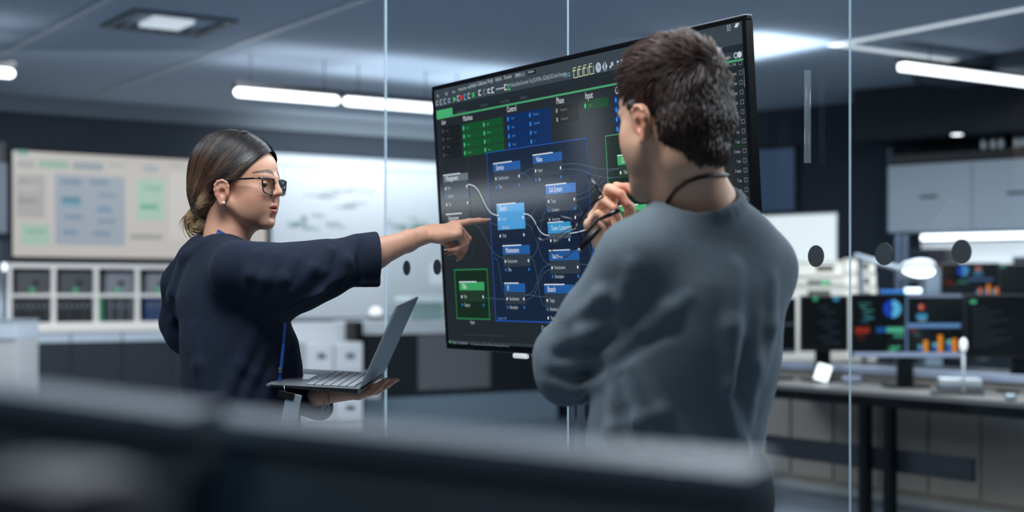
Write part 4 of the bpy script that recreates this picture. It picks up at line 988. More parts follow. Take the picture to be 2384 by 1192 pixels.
        # largest connected shell only, loose specks dropped
        for _ in range(smooth):
            S = np.zeros_like(VP); n = np.zeros(len(VP))
            for a, b in ((0, 1), (1, 2), (2, 3), (3, 0)):
                np.add.at(S, fi[:, a], VP[fi[:, b]]); np.add.at(S, fi[:, b], VP[fi[:, a]]); np.add.at(n, fi[:, a], 1); np.add.at(n, fi[:, b], 1)
            n = np.maximum(n, 1); VP = VP * .5 + .5 * S / n[:, None]
        used = np.zeros(len(VP), bool); used[fi.ravel()] = True; mp = np.cumsum(used) - 1
        return VP[used], mp[fi]
def org(name, VF, m, parent=None, colfn=None, label=None, base=None):
    VP, fi = VF; me = bpy.data.meshes.new(name)
    o0 = np.array(parent.location) if (parent is not None and base is None) else np.zeros(3)
    if base is not None: o0 = np.array(base)
    me.vertices.add(len(VP)); me.vertices.foreach_set('co', (VP - o0).astype(np.float32).ravel())
    me.loops.add(fi.size); me.loops.foreach_set('vertex_index', fi.astype(np.int32).ravel())
    me.polygons.add(len(fi)); me.polygons.foreach_set('loop_start', np.arange(0, fi.size, 4, dtype=np.int32))
    me.update(calc_edges=True); me.validate()
    me.polygons.foreach_set('use_smooth', np.ones(len(me.polygons), bool))
    if colfn is not None:
        co = np.empty(len(me.vertices)*3, np.float32); me.vertices.foreach_get('co', co); co = co.reshape(-1, 3) + o0
        c = colfn(co); a = me.color_attributes.new('Col', 'FLOAT_COLOR', 'POINT')
        a.data.foreach_set('color', np.concatenate([c, np.ones((len(c), 1))], 1).astype(np.float32).ravel())
    me.materials.append(m)
    return link(name, me, parent, label)
def sm01(x): x = np.clip(x, 0, 1); return x*x*(3-2*x)
def strands(name, lines, m, parent, r0=.0006, cols=None, label=None, ns=3):
    """many tapered hairs as one mesh; lines: (n, k, 3)"""
    L = np.asarray(lines, float); n, k, _ = L.shape
    T = np.gradient(L, axis=1); T /= np.maximum(np.linalg.norm(T, axis=2, keepdims=True), 1e-9)
    ref = np.array([.3, .9, .2]); A = np.cross(T, ref); A /= np.maximum(np.linalg.norm(A, axis=2, keepdims=True), 1e-9); Bn = np.cross(T, A)
    rad = (r0 if np.isscalar(r0) else np.asarray(r0)[:, None]) * (np.sin(np.linspace(.35, pi*.97, k)) ** .6)[None, :] * np.ones((n, 1))
    vs = np.stack([L + (A*cos(2*pi*j/ns) + Bn*sin(2*pi*j/ns)) * rad[..., None] for j in range(ns)], 2)   # n,k,ns,3
    idx = np.arange(n*k*ns).reshape(n, k, ns)
    f = np.stack([idx[:, :-1, :], np.roll(idx, -1, 2)[:, :-1, :], np.roll(idx, -1, 2)[:, 1:, :], idx[:, 1:, :]], -1).reshape(-1, 4)
    V_ = vs.reshape(-1, 3)
    cf = None
    if cols is not None:
        cc = np.repeat(np.asarray(cols)[:, :, None, :], ns, 2).reshape(-1, 3); cf = lambda co: cc
    return org(name, (V_, f), m, parent, cf, label)

def hand(bd, W, d, n, side, bends, sc_=1., thumb=None, splay=(.10, .02, -.05, -.13), r=1., kf=.0035, male=False):
    """W wrist, d towards the fingers, n out of the back of the hand, side +1 thumb lies along n x d. bends: 4 lists of 3 joint angles in degrees."""
    d = unit(d); n = unit(np.array(n) - d * np.dot(n, d)); s = np.cross(n, d) * side
    W = np.array(W, float); sc = sc_
    kn = [(.088, .026), (.091, .008), (.085, -.011), (.076, -.028)]
    Ls = [(.043, .025, .021), (.047, .029, .022), (.043, .027, .022), (.034, .020, .019)]
    rr = [(.0092, .0080, .0070, .0058), (.0093, .0082, .0071, .0058), (.0088, .0077, .0067, .0055), (.0078, .0068, .0060, .0050)]
    out = []
    fn = n
    bd.cap(W - d*.012*sc, W + (d*.035 + s*.004)*sc, .0225*sc*r, .027*sc*r, .012, flat=fn, fr=.66)
    for i, (a, b) in enumerate(kn):
        K = W + (d*a + s*b + n*(.004 if i in (1, 2) else .001))*sc
        bd.cap(W + (d*.018 + s*b*.5)*sc, K - n*.003*sc, .0125*sc*r, .0105*sc*r, .010)
        bd.cap(K - d*.004*sc, K, .0098*sc*r, .0098*sc*r, .004)
        out.append([K])
    bd.cap(W + (d*.03 - s*.018 - n*.006)*sc, W + (d*.065 - s*.020 - n*.005)*sc, .013*sc*r, .011*sc*r, .01)     # heel of the hand
    for i in range(4):
        p = out[i][0]; ang = 0.; sp = splay[i]
        dd = d*cos(sp) + s*sin(sp)
        for j in range(3):
            ang += R(bends[i][j]); v = dd*cos(ang) - n*sin(ang)
            q = p + v*Ls[i][j]*sc
            bd.cap(p, q, rr[i][j]*sc*r, rr[i][j+1]*sc*r, kf if j else .006)
            p = q; out[i].append(p)
        out[i].append(v)
    if thumb is None: thumb = [unit(s*.75 + d*.6 - n*.3), unit(s*.45 + d*.85 - n*.25), unit(s*.2 + d*.95 - n*.25)]
    p = W + (d*.018 + s*.020 - n*.004)*sc; q = None; T = [p]
    for j, (L, ra, rb) in enumerate(((.044, .0155, .0115), (.033, .0108, .0092), (.026, .0094, .0070))):
        q = p + unit(thumb[j])*L*sc; bd.cap(p, q, ra*sc*r, rb*sc*r, .012 if j == 0 else .004); p = q; T.append(p)
    out.append(T)
    return out
def surf(bd, px, py, z0=1.6, z1=4.2):
    """where the line of sight through a picture point meets a body, and the outward normal there"""
    o = V3(0, 0, CH); r = np.array(P(px, py, 1.)) - o; z = z0
    for _ in range(160):
        f = bd.field((o + r*z)[None])[0]
        if f < .0006: break
        z += max(f*.7, .001)
        if z > z1: return None, None
    p = o + r*z; h = 1e-3
    g = np.array([bd.field((p + e_)[None])[0] - bd.field((p - e_)[None])[0] for e_ in np.eye(3)*h])
    return p, unit(g)
def fold(bd, pts, r, out=-.35, k=.02, op='u'):
    """a ridge (or, with op s, a crease) lying along the surface through picture points"""
    Q = []
    n = len(pts)
    for i, (x, y) in enumerate(pts):
        p, g = surf(bd, x, y)
        if p is None: continue
        e_ = 1. if 0 < i < n-1 else .45
        Q.append((p + g*r*(out if op == 'u' else .55) - (g*r*.5 if (op == 'u' and e_ < 1) else 0), r*e_))
    for i in range(len(Q)-1): bd.cap(Q[i][0], Q[i+1][0], Q[i][1], Q[i+1][1], k, op)
def nail(b, tip, v, n, r, L, m):
    """small nail plate lying on the last joint"""
    v = Vector(v).normalized(); n = (Vector(n) - v*Vector(n).dot(v)).normalized(); s = v.cross(n); c = Vector(tip)
    vs, fs = [], []
    for i in range(5):
        t = -L*.55 + L*1.15*i/4
        for j in range(5):
            a = (j-2)/2*.95; w_ = r*(1 if i < 4 else .7)
            vs.append(c + v*t + s*sin(a)*w_ + n*cos(a)*r*1.05 - n*(.0006 if i == 4 else 0))
    for i in range(4):
        for j in range(4): fs.append((i*5+j, i*5+j+1, (i+1)*5+j+1, (i+1)*5+j))
    b.add(vs, fs, m, True)
def head_frame(o, yaw_dir, pitch=0., roll=0.):
    """o ear-centre, yaw_dir = (x, y) heading of the face; pitch > 0 looks down"""
    f = unit([yaw_dir[0], yaw_dir[1], 0]); l = np.cross([0, 0, 1], f); u = V3(0, 0, 1)
    f2 = f*cos(pitch) - u*sin(pitch); u2 = u*cos(pitch) + f*sin(pitch)
    l3 = l*cos(roll) + u2*sin(roll); u3 = u2*cos(roll) - l*sin(roll)
    return Fr(o, f2, l3, u3)
def ear(bd, H, sy, s=1., c=(-.004, .0745, .0)):
    """outer ear: helix rim, antihelix, lobe, tragus"""
    cx, cy, cz = c
    def q(x, z, o): return H.p(cx + x*s, sy*(cy + o*s*.8), cz + z*s)
    rim = [q(.011, .006, .004), q(.014, .018, .007), q(.010, .028, .010), q(.000, .032, .013), q(-.011, .029, .016), q(-.0175, .020, .018), q(-.0185, .008, .017), q(-.015, -.006, .014), q(-.009, -.016, .011), q(-.004, -.024, .009)]
    bd.ell(q(-.003, .007, .004), (.0185*s, .0085*s, .029*s), H.A, .006)
    bd.chain(rim, [.0028*s, .0030*s, .0031*s, .0031*s, .0031*s, .0030*s, .0030*s, .0032*s, .0036*s, .005*s], .004)
    bd.chain([q(-.006, .021, .011), q(-.011, .010, .012), q(-.008, -.003, .011), q(-.002, -.010, .010)], [.0024*s, .0030*s, .0030*s, .0026*s], .005)
    bd.ell(q(-.001, -.024, .008), (.0078*s, .0040*s, .0085*s), H.A, .006)
    bd.ell(q(.001, .001, .012), (.0080*s, .0060*s, .0095*s), H.A, .004, 's')
    bd.ell(q(.011, .000, .005), (.0040*s, .0040*s, .0070*s), H.A, .005)
# ------------------------------------------------------------------ people
def npP(px, py, Z): return np.array(P(px, py, Z))
def face(bd, H, s=1., fem=True):
    fx, fz = (.92, .93) if fem else (.95, 1.0)
    def wrp(x, y, z): return (x*fx if x > 0 else x, y, z*fz if z < 0 else z)
    def q(x, y, z): a = wrp(x, y, z); return H.p(a[0]*s, a[1]*s, a[2]*s)
    A = H.A
    e = lambda c, r, k=.012, op='u': bd.ell(q(*c), np.array([r[0]*(fx if c[0] > .02 else 1), r[1], r[2]])*s, A, k, op)
    jw = 1. if fem else 1.12
    e((-.012, 0, .056), (.088, .071, .076), .02)
    e((.034, 0, .054), (.063, .061, .060), .02)
    e((.032, 0, .008), (.058, .056*jw, .068), .02)
    e((.038, 0, -.028), (.052, .045*jw, .048), .02)
    e((.080, 0, -.061), (.0155, .019*jw, .0165), .014)
    if not fem: e((.040, 0, -.045), (.050, .050, .045), .02); e((.064, 0, -.072), (.040, .040, .032), .02); e((.092, 0, -.084), (.020, .026, .021), .014)
    for y in (-1, 1):
        bd.cap(q(.004, y*.053*jw, -.020), q(.070, y*.016*jw, -.062), .014*s, .012*s, .02)
        e((.060, y*.036, -.002), (.028, .023, .026), .02)
        e((.050, y*.033*jw, -.030), (.033, .020, .030), .02)
        bd.cap(q(.082, y*.036, .0445), q(.094, y*.008, .042), .0070*s, .0065*s, .012)
    for y in (-1, 1):
        e((.102, y*.0320, .0235), (.0150, .0175, .0110), .010, 's')
    for y in (-1, 1):                                   # lids over the eyeball, then the almond opening
        bd.ell(H.p(.0690*s, y*.0315*s, .0235*s), np.array([.0130, .0140, .0126])*s, A, .004)
        bd.ell(H.p(.0820*s, y*.0320*s, .0228*s), np.array([.0080, .0122, .0040])*s, A, .0015, 's')
        bd.chain([H.p(.0800*s, y*.0195*s, .0270*s), H.p(.0825*s, y*.0310*s, .0287*s), H.p(.0745*s, y*.0400*s, .0268*s)], [.0014*s, .0017*s, .0010*s], .004)
    nx, nz = (-.002, .0065) if fem else (0, 0)
    n_ = lambda x, y, z: q(x + nx, y, z + nz)
    bd.cap(q(.0885, 0, .044), n_(.1065, 0, .012), .0065*s, .0078*s, .012)
    bd.ell(n_(.1105, 0, .0025), np.array((.0092, .0088, .0083))*s, A, .006)
    for y in (-1, 1): bd.ell(n_(.0995, y*.0115, -.0010), np.array((.0085, .0058, .0068))*s, A, .005)
    bd.cap(n_(.098, 0, -.006), n_(.109, 0, -.002), .0045*s, .004*s, .005)
    for y in (-1, 1): bd.ell(n_(.1055, y*.0055, -.0095), np.array((.0045, .0026, .0030))*s, A, .002, 's')
    e((.076, 0, -.028), (.0210, .029, .026), .014)
    e((.0965, 0, -.0155), (.006, .004, .006), .008, 's')
    mz = .0045 if fem else 0
    for y in (-1, 1):
        bd.cap(q(.0865, y*.0205, -.0335 + mz), q(.0975, y*.004, -.0275 + mz), .0030*s, .0054*s, .004)
        bd.cap(q(.0860, y*.0195, -.0355 + mz), q(.0958, y*.003, -.0410 + mz), .0032*s, .0062*s, .004)
    e((.104, 0, -.0342 + mz), (.014, .0245, .0010), .0022, 's')
    e((.098, 0, -.0505), (.007, .014, .005), .008, 's')
def facecol(H, base, lip, brow, blush, s=1., stubble=None, extra=None, lz=.0345, lx=.080):
    base, lip, brow, blush = [np.array(srgb(c)) for c in (base, lip, brow, blush)]
    def fn(co):
        L = ((co - H.o) @ H.A) / s; x, y, z = L.T; ay = np.abs(y)
        c = np.tile(base, (len(co), 1))
        def mix(c, t, w): return c*(1-w[:, None]) + t*w[:, None]
        near = (np.abs(x) < .16) & (ay < .1) & (np.abs(z) < .17)
        g = lambda a, c0, r: ((a - c0)/r)**2
        c = mix(c, blush, near * .55*np.exp(-g(x, .070, .022) - g(ay, .045, .018) - g(z, -.002, .016)))
        c = mix(c, blush, near * .45*np.exp(-g(x, .115, .010) - g(z, .001, .010)))
        c = mix(c, blush, near * .80*np.exp(-g(x, -.004, .026) - g(ay, .088, .014) - g(z, .0, .03)))
        lipz = np.abs(z + lz); lim = .0125*(1 - (ay/.0235)**2)
        c = mix(c, lip, near * (x > lx) * .85*sm01((lim - lipz)/.0035) * (ay < .0235))
        bz = .0475 + .0075*np.sin(np.clip((ay-.004)/.056, 0, 1)**.9*pi)
        bw_ = .0050 - .0036*np.clip((ay-.022)/.034, 0, 1)
        c = mix(c, brow, near * (x > .05) * (ay > .010) * (ay < .054) * .88*sm01((bw_ - np.abs(z - bz) + .0015)/.0030))
        c = mix(c, brow, near * (x > .062) * (ay > .017) * (ay < .047) * .8*sm01((.0012 - np.abs(z - (.0268 + .0022*np.sin(np.clip((ay-.017)/.03, 0, 1)*pi))))/.001))
        if stubble is not None:
            c = mix(c, np.array(srgb(stubble)), near * .45*sm01((-.012 - z)/.02) * sm01((x - .0)/.03))
        if extra: c = extra(co, c, mix)
        return c
    return fn
m_skin_w = mat('skin_fair', '#c49a86', .48, sss=.25, attr='Col', bump=.12, bscale=500)
m_skin_m = mat('skin_light', '#c49a86', .5, sss=.25, attr='Col', bump=.12, bscale=400)
m_navy = mat('navy_knit', '#0a1930', .9, bump=.5, bscale=420, sheen=.05, vary=.10, vscale=60)
m_greyk = mat('grey_knit', '#66737a', .9, bump=.5, bscale=380, sheen=.15, vary=.08, vscale=50)
m_trs = mat('dark_trousers', '#14171d', .8, bump=.3, bscale=300)
m_shoe = mat('black_shoe', '#0d0e10', .4)
m_hair_w = mat('hair_strands_fair', '#5a463a', .38, attr='Col', spec=.6)
m_hair_m = mat('hair_strands_brown', '#2c211d', .42, attr='Col', spec=.5)
m_nail = mat('nail_polish', '#dba79c', .2, coat=.6)
m_eye = mat('eye_white', '#d8d4d0', .15); m_iris = mat('iris_brown', '#2c1c12', .1)
def eye(parent, H, y, s, base):
    c = H.p(.0690*s, y*s, .0233*s) - base; r = .0119*s
    b = MB(); f = Vector(H.d(1, 0, 0))
    q = f.to_track_quat('Z', 'Y').to_matrix()
    prof = [(r*sin(a*pi/14), -r*cos(a*pi/14)) for a in range(1, 12)]
    b.lathe([(.0002, -r)] + prof[:], m_eye, c, 20, q)
    b.lathe([(.0055*s, r*.87), (.0050*s, r*.93), (.003*s, r*.985), (.0002, r*1.0)], m_iris, c, 16, q)
    return b.build('eye', parent)
def legs(bd, pel, feet, r=1., knee=None):
    """thighs, shanks and feet down to the floor"""
    for i, f in enumerate(feet):
        f = np.array(f, float); hip = pel + np.array([0, 0, -.02]) + (np.array(f) - pel) * np.array([.55, .55, 0])
        kn = (hip + f)/2 + (np.array(knee) if knee is not None else 0); kn[2] = .50; an = f.copy(); an[2] = .09
        bd.chain([hip, (hip+kn)/2, kn], [.088*r, .075*r, .054*r], .03); bd.chain([kn, kn*.7 + an*.3, an], [.054*r, .052*r, .036*r], .02)
def foot(bd, f, fwd, r=1., sole=0.):
    f = np.array(f, float); fwd = unit([*fwd, 0])
    bd.chain([f + [0, 0, .09], f - fwd*.03 + [0, 0, .045+sole], f + fwd*.08 + [0, 0, .042+sole], f + fwd*.17 + [0, 0, .032+sole]], [.038*r, .042*r, .040*r, .030*r], .02)

# ============================== the pointing woman
WZ = 3.30
Ho = np.array([-.623, WZ, 1.540]); HW = head_frame(Ho, (cos(R(17)), -sin(R(17))), R(1.5), 0)
wb = np.array([-.62, 3.30, 0.])
woman = thing('person', 'person with low bun and glasses in navy sweater, pointing at the screen, holding a laptop', 'person', wb)
bd = Body()
face(bd, HW, 1., True)
neck0 = npP(527, 590, 3.295)
bd.chain([HW.p(-.022, 0, .0), HW.p(-.022, 0, -.045), npP(525, 556, 3.30), neck0], [.052, .0465, .046, .046], .02)
bd.cap(HW.p(.02, 0, -.05), npP(535, 560, 3.29), .03, .03, .02)
for y in (-1, 1): ear(bd, HW, y, .90, (.000, .0700, .002))
sR = npP(556, 622, 3.13); eR = npP(800, 618, 3.20); wR = npP(985, 548, 3.375)
sL = npP(470, 615, 3.44); eL = npP(400, 765, 3.50); wL = npP(752, 921, 3.175)
spine = [npP(522, 640, 3.295), npP(540, 710, 3.28), npP(560, 820, 3.28), npP(562, 960, 3.28), npP(562, 1010, 3.28)]
bd.chain(spine, [.050, .085, .085, .105, .10], .03, flat=(1, 0, 0), fr=.72)
bd.chain([neck0, npP(522, 640, 3.295)], [.046, .05], .02)
bd.chain([neck0 + [0, 0, -.02], sR], [.036, .036], .02); bd.chain([neck0 + [0, 0, -.02], sL], [.036, .036], .02)
bd.chain([sR, eR], [.036, .033], .02)
fa = unit(wR - eR)
bd.chain([eR, eR*.62 + wR*.38, eR*.2 + wR*.8, wR], [.036, .0345, .0235, .0215], .012, flat=np.cross(fa, (0, 0, 1)), fr=.85)
bd.chain([sL, eL + [.02, 0, .01], npP(600, 890, 3.34), npP(712, 926, 3.215), wL], [.036, .022, .028, .024, .0225], .02)
pelW = npP(562, 1010, 3.28); fW = [(-.60, 3.18, 0), (-.66, 3.38, 0)]
legs(bd, pelW, fW, .95)
for f in fW: foot(bd, f, (1, -.1), .85)
dR = unit(npP(1066, 533, 3.412) - wR)
nR = V3(-.05, -.44, .88)
hR = hand(bd, wR, dR, nR, 1, [(1, 5, 4), (54, 58, 12), (66, 84, 20), (70, 92, 20)], 1.02, thumb=[unit(dR*.85 + np.array([0, .25, -.5])), unit(dR*.75 + np.array([.0, .1, -.65])), unit(dR*.6 + np.array([0, .0, -.7]))], splay=(.06, .03, -.02, -.06), r=.93)
dL = unit(V3(.86, .44, .03)); nL = V3(0, .12, -1)
hL = hand(bd, wL, dL, nL, -1, [(8, 10, 8), (8, 12, 8), (10, 16, 12), (12, 20, 18)], .95, thumb=[unit(V3(.55, .8, .1)), unit(V3(.75, .6, .12)), unit(V3(.85, .45, .1))], r=.92)
tips = [np.array(hR[i][3]) for i in range(4)] + [np.array(hL[i][3]) for i in range(4)]
kn_ = [np.array(hR[i][j]) for i in range(4) for j in (0, 1)]
def wx(co, c, mix):
    red = np.array(srgb('#cf7d68'))
    for t in tips: c = mix(c, red, .55*np.exp(-((co - t)**2).sum(1)/(.014**2)))
    for t in kn_: c = mix(c, red, .28*np.exp(-((co - t)**2).sum(1)/(.009**2)))
    return c
body = org('body', bd.mesh(.0021, smooth=1), m_skin_w, woman, facecol(HW, '#e2ab8e', '#b04c4c', '#3a2b25', '#cf8672', 1., None, wx, .0275, .078), base=wb)
for y in (-.0315, .0315): eye(woman, HW, y, 1., wb)
for h_, idx in ((hR, range(4)), (hL, range(4))):
    for i in idx:
        tip = np.array(h_[i][3]); v = np.array(h_[i][4]); n_ = nR if h_ is hR else nL
        nn = n_ - v*np.dot(n_, v)
        b = MB(); nail(b, tip + v*.0035 - wb, v, nn, .0050, .0115, m_nail); b.build('fingernail', woman)
# sweater
sw = Body()
sw.chain([npP(538, 716, 3.28), npP(556, 820, 3.28), npP(560, 950, 3.28), npP(560, 1075, 3.28)], [.140, .150, .158, .165], .04, flat=(1, 0, .0), fr=.80)
sw.chain([npP(512, 604, 3.29), npP(512, 690, 3.30)], [.055, .085], .05)
sw.chain([npP(522, 596, 3.26), sR + [-.004, 0, -.012]], [.046, .058], .04)
sw.chain([npP(505, 596, 3.33), sL], [.046, .056], .04)
sw.chain([npP(474, 612, 3.34), npP(446, 690, 3.36)], [.052, .058], .05)
sw.chain([npP(566, 625, 3.13), npP(640, 648, 3.13), npP(700, 642, 3.15), npP(756, 627, 3.17), npP(815, 610, 3.21), npP(858, 605, 3.24)], [.062, .074, .073, .060, .0505, .0515], .02)
sw.chain([npP(640, 690, 3.16), npP(600, 770, 3.2)], [.050, .060], .06)
sw.chain([npP(838, 607, 3.22), npP(900, 603, 3.27)], [.0600, .0625], .003)
sw.chain([npP(846, 657, 3.19), npP(900, 656, 3.22)], [.012, .012], .006)
sw.chain([sL, npP(432, 660, 3.45), npP(420, 750, 3.48), npP(440, 785, 3.46)], [.058, .052, .044, .040], .02)
sw.chain([npP(430, 782, 3.46), npP(600, 890, 3.34), npP(715, 928, 3.21), npP(735, 938, 3.195)], [.04, .05, .036, .037], .02)
sw.cap(npP(748, 954, 3.19), npP(735, 935, 3.19), .020, .033, .02)
sw.cap(npP(662, 810, 3.22), npP(664, 850, 3.26), .030, .034, .04)
for pts, r_ in ((((480, 562), (430, 600), (405, 680), (402, 750)), .010), (((600, 590), (585, 640), (560, 700)), .009), (((645, 592), (620, 650), (575, 730)), .008),
                (((765, 580), (730, 625), (680, 680)), .009), (((772, 584), (760, 640), (735, 680)), .007), (((822, 562), (806, 610), (795, 655)), .009), (((690, 600), (660, 650), (610, 730)), .008), (((800, 640), (740, 680), (660, 720)), .008),
                (((600, 760), (560, 850), (520, 930), (500, 990)), .009), (((640, 780), (590, 870), (555, 960)), .010), (((665, 800), (630, 880), (600, 980)), .008), (((450, 760), (465, 850), (470, 950)), .009)):
    fold(sw, pts, r_)
for pts, r_ in ((((838, 556), (834, 610), (838, 658)), .005), (((620, 790), (572, 880), (540, 960)), .006), (((785, 585), (770, 640), (700, 700)), .006)):
    fold(sw, pts, r_, 0, .012, 's')
sw.chain([npP(856, 605, 3.236), npP(910, 598, 3.29)], [.043, .055], .003, 's')                      # sleeve opening
sw.chain([npP(745, 930, 3.185), npP(790, 930, 3.15)], [.030, .036], .004, 's')
sw.chain([npP(530, 572, 3.295), npP(524, 520, 3.30)], [.046, .068], .006, 's')       # neck opening
sw.cut(npP(560, 1075, 3.28), (0, 0, -1)); sw.cut(npP(879, 604, 3.245), V3(1, .22, .03), .006)
def folds(a1, f1, seed):
    r_ = np.random.RandomState(seed); K = r_.normal(size=(5, 3)) * f1; ph = r_.rand(5)*6.28
    def fn(p):
        d = 0
        for k in range(5): d = d + np.sin(p @ K[k] + ph[k] + 1.3*np.sin(p @ K[(k+1) % 5]*.6))
        return a1 * d
    return fn
VFs = sw.mesh(.0042, folds(.0011, 16, 3), smooth=2)
org('sweater', VFs, m_navy, woman, base=wb)
tr = Body(); pw = pelW.copy(); tr.ell(pw + [0, 0, -.03], (.125, .165, .13), None, .04); legs(tr, pw, fW, 1.18); tr.cut(V3(-.6, 3.3, .075), (0, 0, -1))
org('trousers', tr.mesh(.008, smooth=2), m_trs, woman, base=wb)
for f in fW:
    so = Body(); foot(so, f, (1, -.1), 1.12, .002); so.cut(V3(0, 0, .11), (0, 0, 1)); so.cut(V3(0, 0, .003), (0, 0, -1)); org('shoe', so.mesh(.005, smooth=1), m_shoe, woman, base=wb)
# hair
hb = Body(); e = lambda c, r, k=.01, op='u': hb.ell(HW.p(*c), r, HW.A, k, op)
e((-.018, 0, .062), (.105, .0800, .0885), .01)
hb.cut(HW.p(.019, 0, .060), HW.d(.60, 0, -.80), .012)
e((-.064, 0, .018), (.058, .067, .070), .02)
hb.cap(HW.p(-.078, 0, -.020), HW.p(-.090, 0, -.034), .036, .020, .02)
hb.ell(HW.p(-.094, -.004, -.034), (.017, .020, .009), HW.A, .006)
bun_c = HW.p(-.098, -.004, -.056)
loop = [bun_c + HW.A @ np.array([.0185*cos(a), .004*sin(2*a), .0165*sin(a)]) for a in np.linspace(0, 2*pi, 13)]
hb.chain(loop, [.0125]*13, .004)
hair_base = org('hair', hb.mesh(.0026, smooth=1), mat('hair_root_mass', '#3a2d28', .6, attr='Col'), woman, None, base=wb)
rs = np.random.RandomState(7)
Ec = HW.p(-.018, 0, .062); ER = np.array([.1090, .0815, .0900])
def dirn(x, y, z): v = np.array([x + .018, y, z - .062]) / ER; return v/np.linalg.norm(v)
dark, mid, lite = [np.array(srgb(c)) for c in ('#1b1514', '#5b4434', '#d6b588')]
L_, Cc, Rr = [], [], []
def ombre(t, j):
    t = np.clip(t*1.1 + j, 0, 1)[:, None]
    return np.where(t < .5, dark + (mid - dark)*sm01(t*2), mid + (lite - mid)*sm01(t*2 - 1))
K_ = 22; tt = np.linspace(0, 1, K_)
for i in range(8200):
    sd = -1 if rs.rand() < .72 else 1
    u = rs.rand()
    if u > .80:                                   # behind the ear, low
        w_ = rs.rand(); a = np.array([-.012 - .045*w_, sd*(.078 - .020*w_), .040 - .078*w_]); m_ = np.array([-.055 - .02*w_, sd*(.072 - .02*w_), .012 - .04*w_])
    elif u < .50:                                   # from the parting
        w_ = rs.rand(); a = np.array([.080 - .135*w_, sd*(.001 + .003*rs.rand()), 0]); a[2] = .062 + .0900*np.sqrt(max(0, 1 - ((a[0]+.018)/.1090)**2))
        m_ = np.array([.050 - .125*w_, sd*.078, .075 - .01*w_])
    else:                                          # from the front hairline down to the ear
        w_ = rs.rand(); a = np.array([.079 - .075*w_, sd*(.012 + .066*sm01(w_*1.2)), .112 - .078*w_ ]); m_ = np.array([-.028 - .04*w_, sd*.086, .052 - .05*w_])
    da, dm = dirn(*a), dirn(*m_); db = dirn(-.088, sd*.006, -.020)
    j = rs.normal(size=3)*.02
    q = da*((1-tt)**2)[:, None] + (dm + j)*(2*tt*(1-tt))[:, None]*1.15 + db*(tt**2)[:, None]
    q /= np.linalg.norm(q, axis=1)[:, None]
    lift = 1.0 + .004 + .010*rs.rand() - .02*tt**6
    pts = q*ER*lift[:, None] if np.ndim(lift) else q*ER*lift
    pts[:, 1] += .0012*np.sin(tt*9 + i)
    zz = pts[:, 2] + .062; xx = pts[:, 0] - .010
    # pull the lower back in to the knot
    g = sm01((tt - .62)/.38); kn0 = np.array([-.086 + .018, sd*.008 + rs.normal()*.007, -.030 - .062 + rs.normal()*.006]); pts = pts*(1-g)[:, None] + kn0*g[:, None]
    L_.append(Ec + pts @ HW.A.T); streak = rs.normal()*.05 + .16*sin(w_*41 + sd)*sin(w_*17 + 1) + (.12 if rs.rand() < .15 else 0)
    Cc.append(ombre(tt*1.05 - .36 + (.10 if a[0] < 0 else 0) + (.40 if u > .80 else 0), streak)); Rr.append(.0006 + .0004*rs.rand())
for i in range(650):                              # the looped bun and loose ends
    ph = rs.rand()*6.28; rr_ = .0125 + .001*rs.rand(); a0 = rs.rand()*6.28; an = a0 + tt*(3.2 + 2*rs.rand())
    cx = .0185*np.cos(an); cz = .0165*np.sin(an); ra = ph + tt*2.0
    off = np.stack([np.cos(an)*np.cos(ra)*rr_, np.sin(ra)*rr_, np.sin(an)*np.cos(ra)*rr_], 1)
    pts = np.stack([cx, .004*np.sin(2*an), cz], 1) + off
    if i < 90: pts = pts + np.outer(tt**2, [-.010 - .010*rs.rand(), rs.normal()*.005, -.008 - .012*rs.rand()])
    L_.append(bun_c + pts @ HW.A.T); Cc.append(ombre(.74 + .26*tt, rs.normal()*.12)); Rr.append(.0007 + .0005*rs.rand())
for i in range(200):                              # wrap at the tie
    an = rs.rand()*6.28 + tt*2.6; r_ = .019 + .002*rs.rand(); z_ = -.034 + rs.normal()*.004
    pts = np.stack([-.090 + r_*np.cos(an)*.9, r_*np.sin(an), z_ + .006*np.cos(an)], 1); L_.append(HW.o + pts @ HW.A.T); Cc.append(ombre(.4 + 0*tt, rs.normal()*.12)); Rr.append(.0008)
L_ = np.array(L_)
for _ in range(3):                                # keep every strand on or above the hair mass
    f = hb.field(L_); g = np.stack([hb.field(L_ + e_) - f for e_ in np.eye(3)*1e-3], -1); g /= np.maximum(np.linalg.norm(g, axis=-1, keepdims=True), 1e-9)
    up_ = .0007 + .0009*((np.arange(len(L_))*.618) % 1)[:, None]
    L_ = L_ + g*np.maximum(up_ - f, 0)[..., None]
strands('hair_strands', L_, m_hair_w, woman, np.array(Rr), Cc)
def hcol(me_o, fn):
    me = me_o.data; co = np.empty(len(me.vertices)*3, np.float32); me.vertices.foreach_get('co', co); co = co.reshape(-1, 3)
    c = fn(co); a = me.color_attributes.new('Col', 'FLOAT_COLOR', 'POINT'); a.data.foreach_set('color', np.concatenate([c, np.ones((len(c), 1))], 1).astype(np.float32).ravel())
def hw_fn(co):
    L = (co + wb - HW.o) @ HW.A; t = np.clip((.10 - L[:, 2])/.15 + (-.02 - L[:, 0])*2.2, 0, 1); return (dark*(1-t)[:, None] + mid*t[:, None])*1.1
hcol(hair_base, hw_fn)
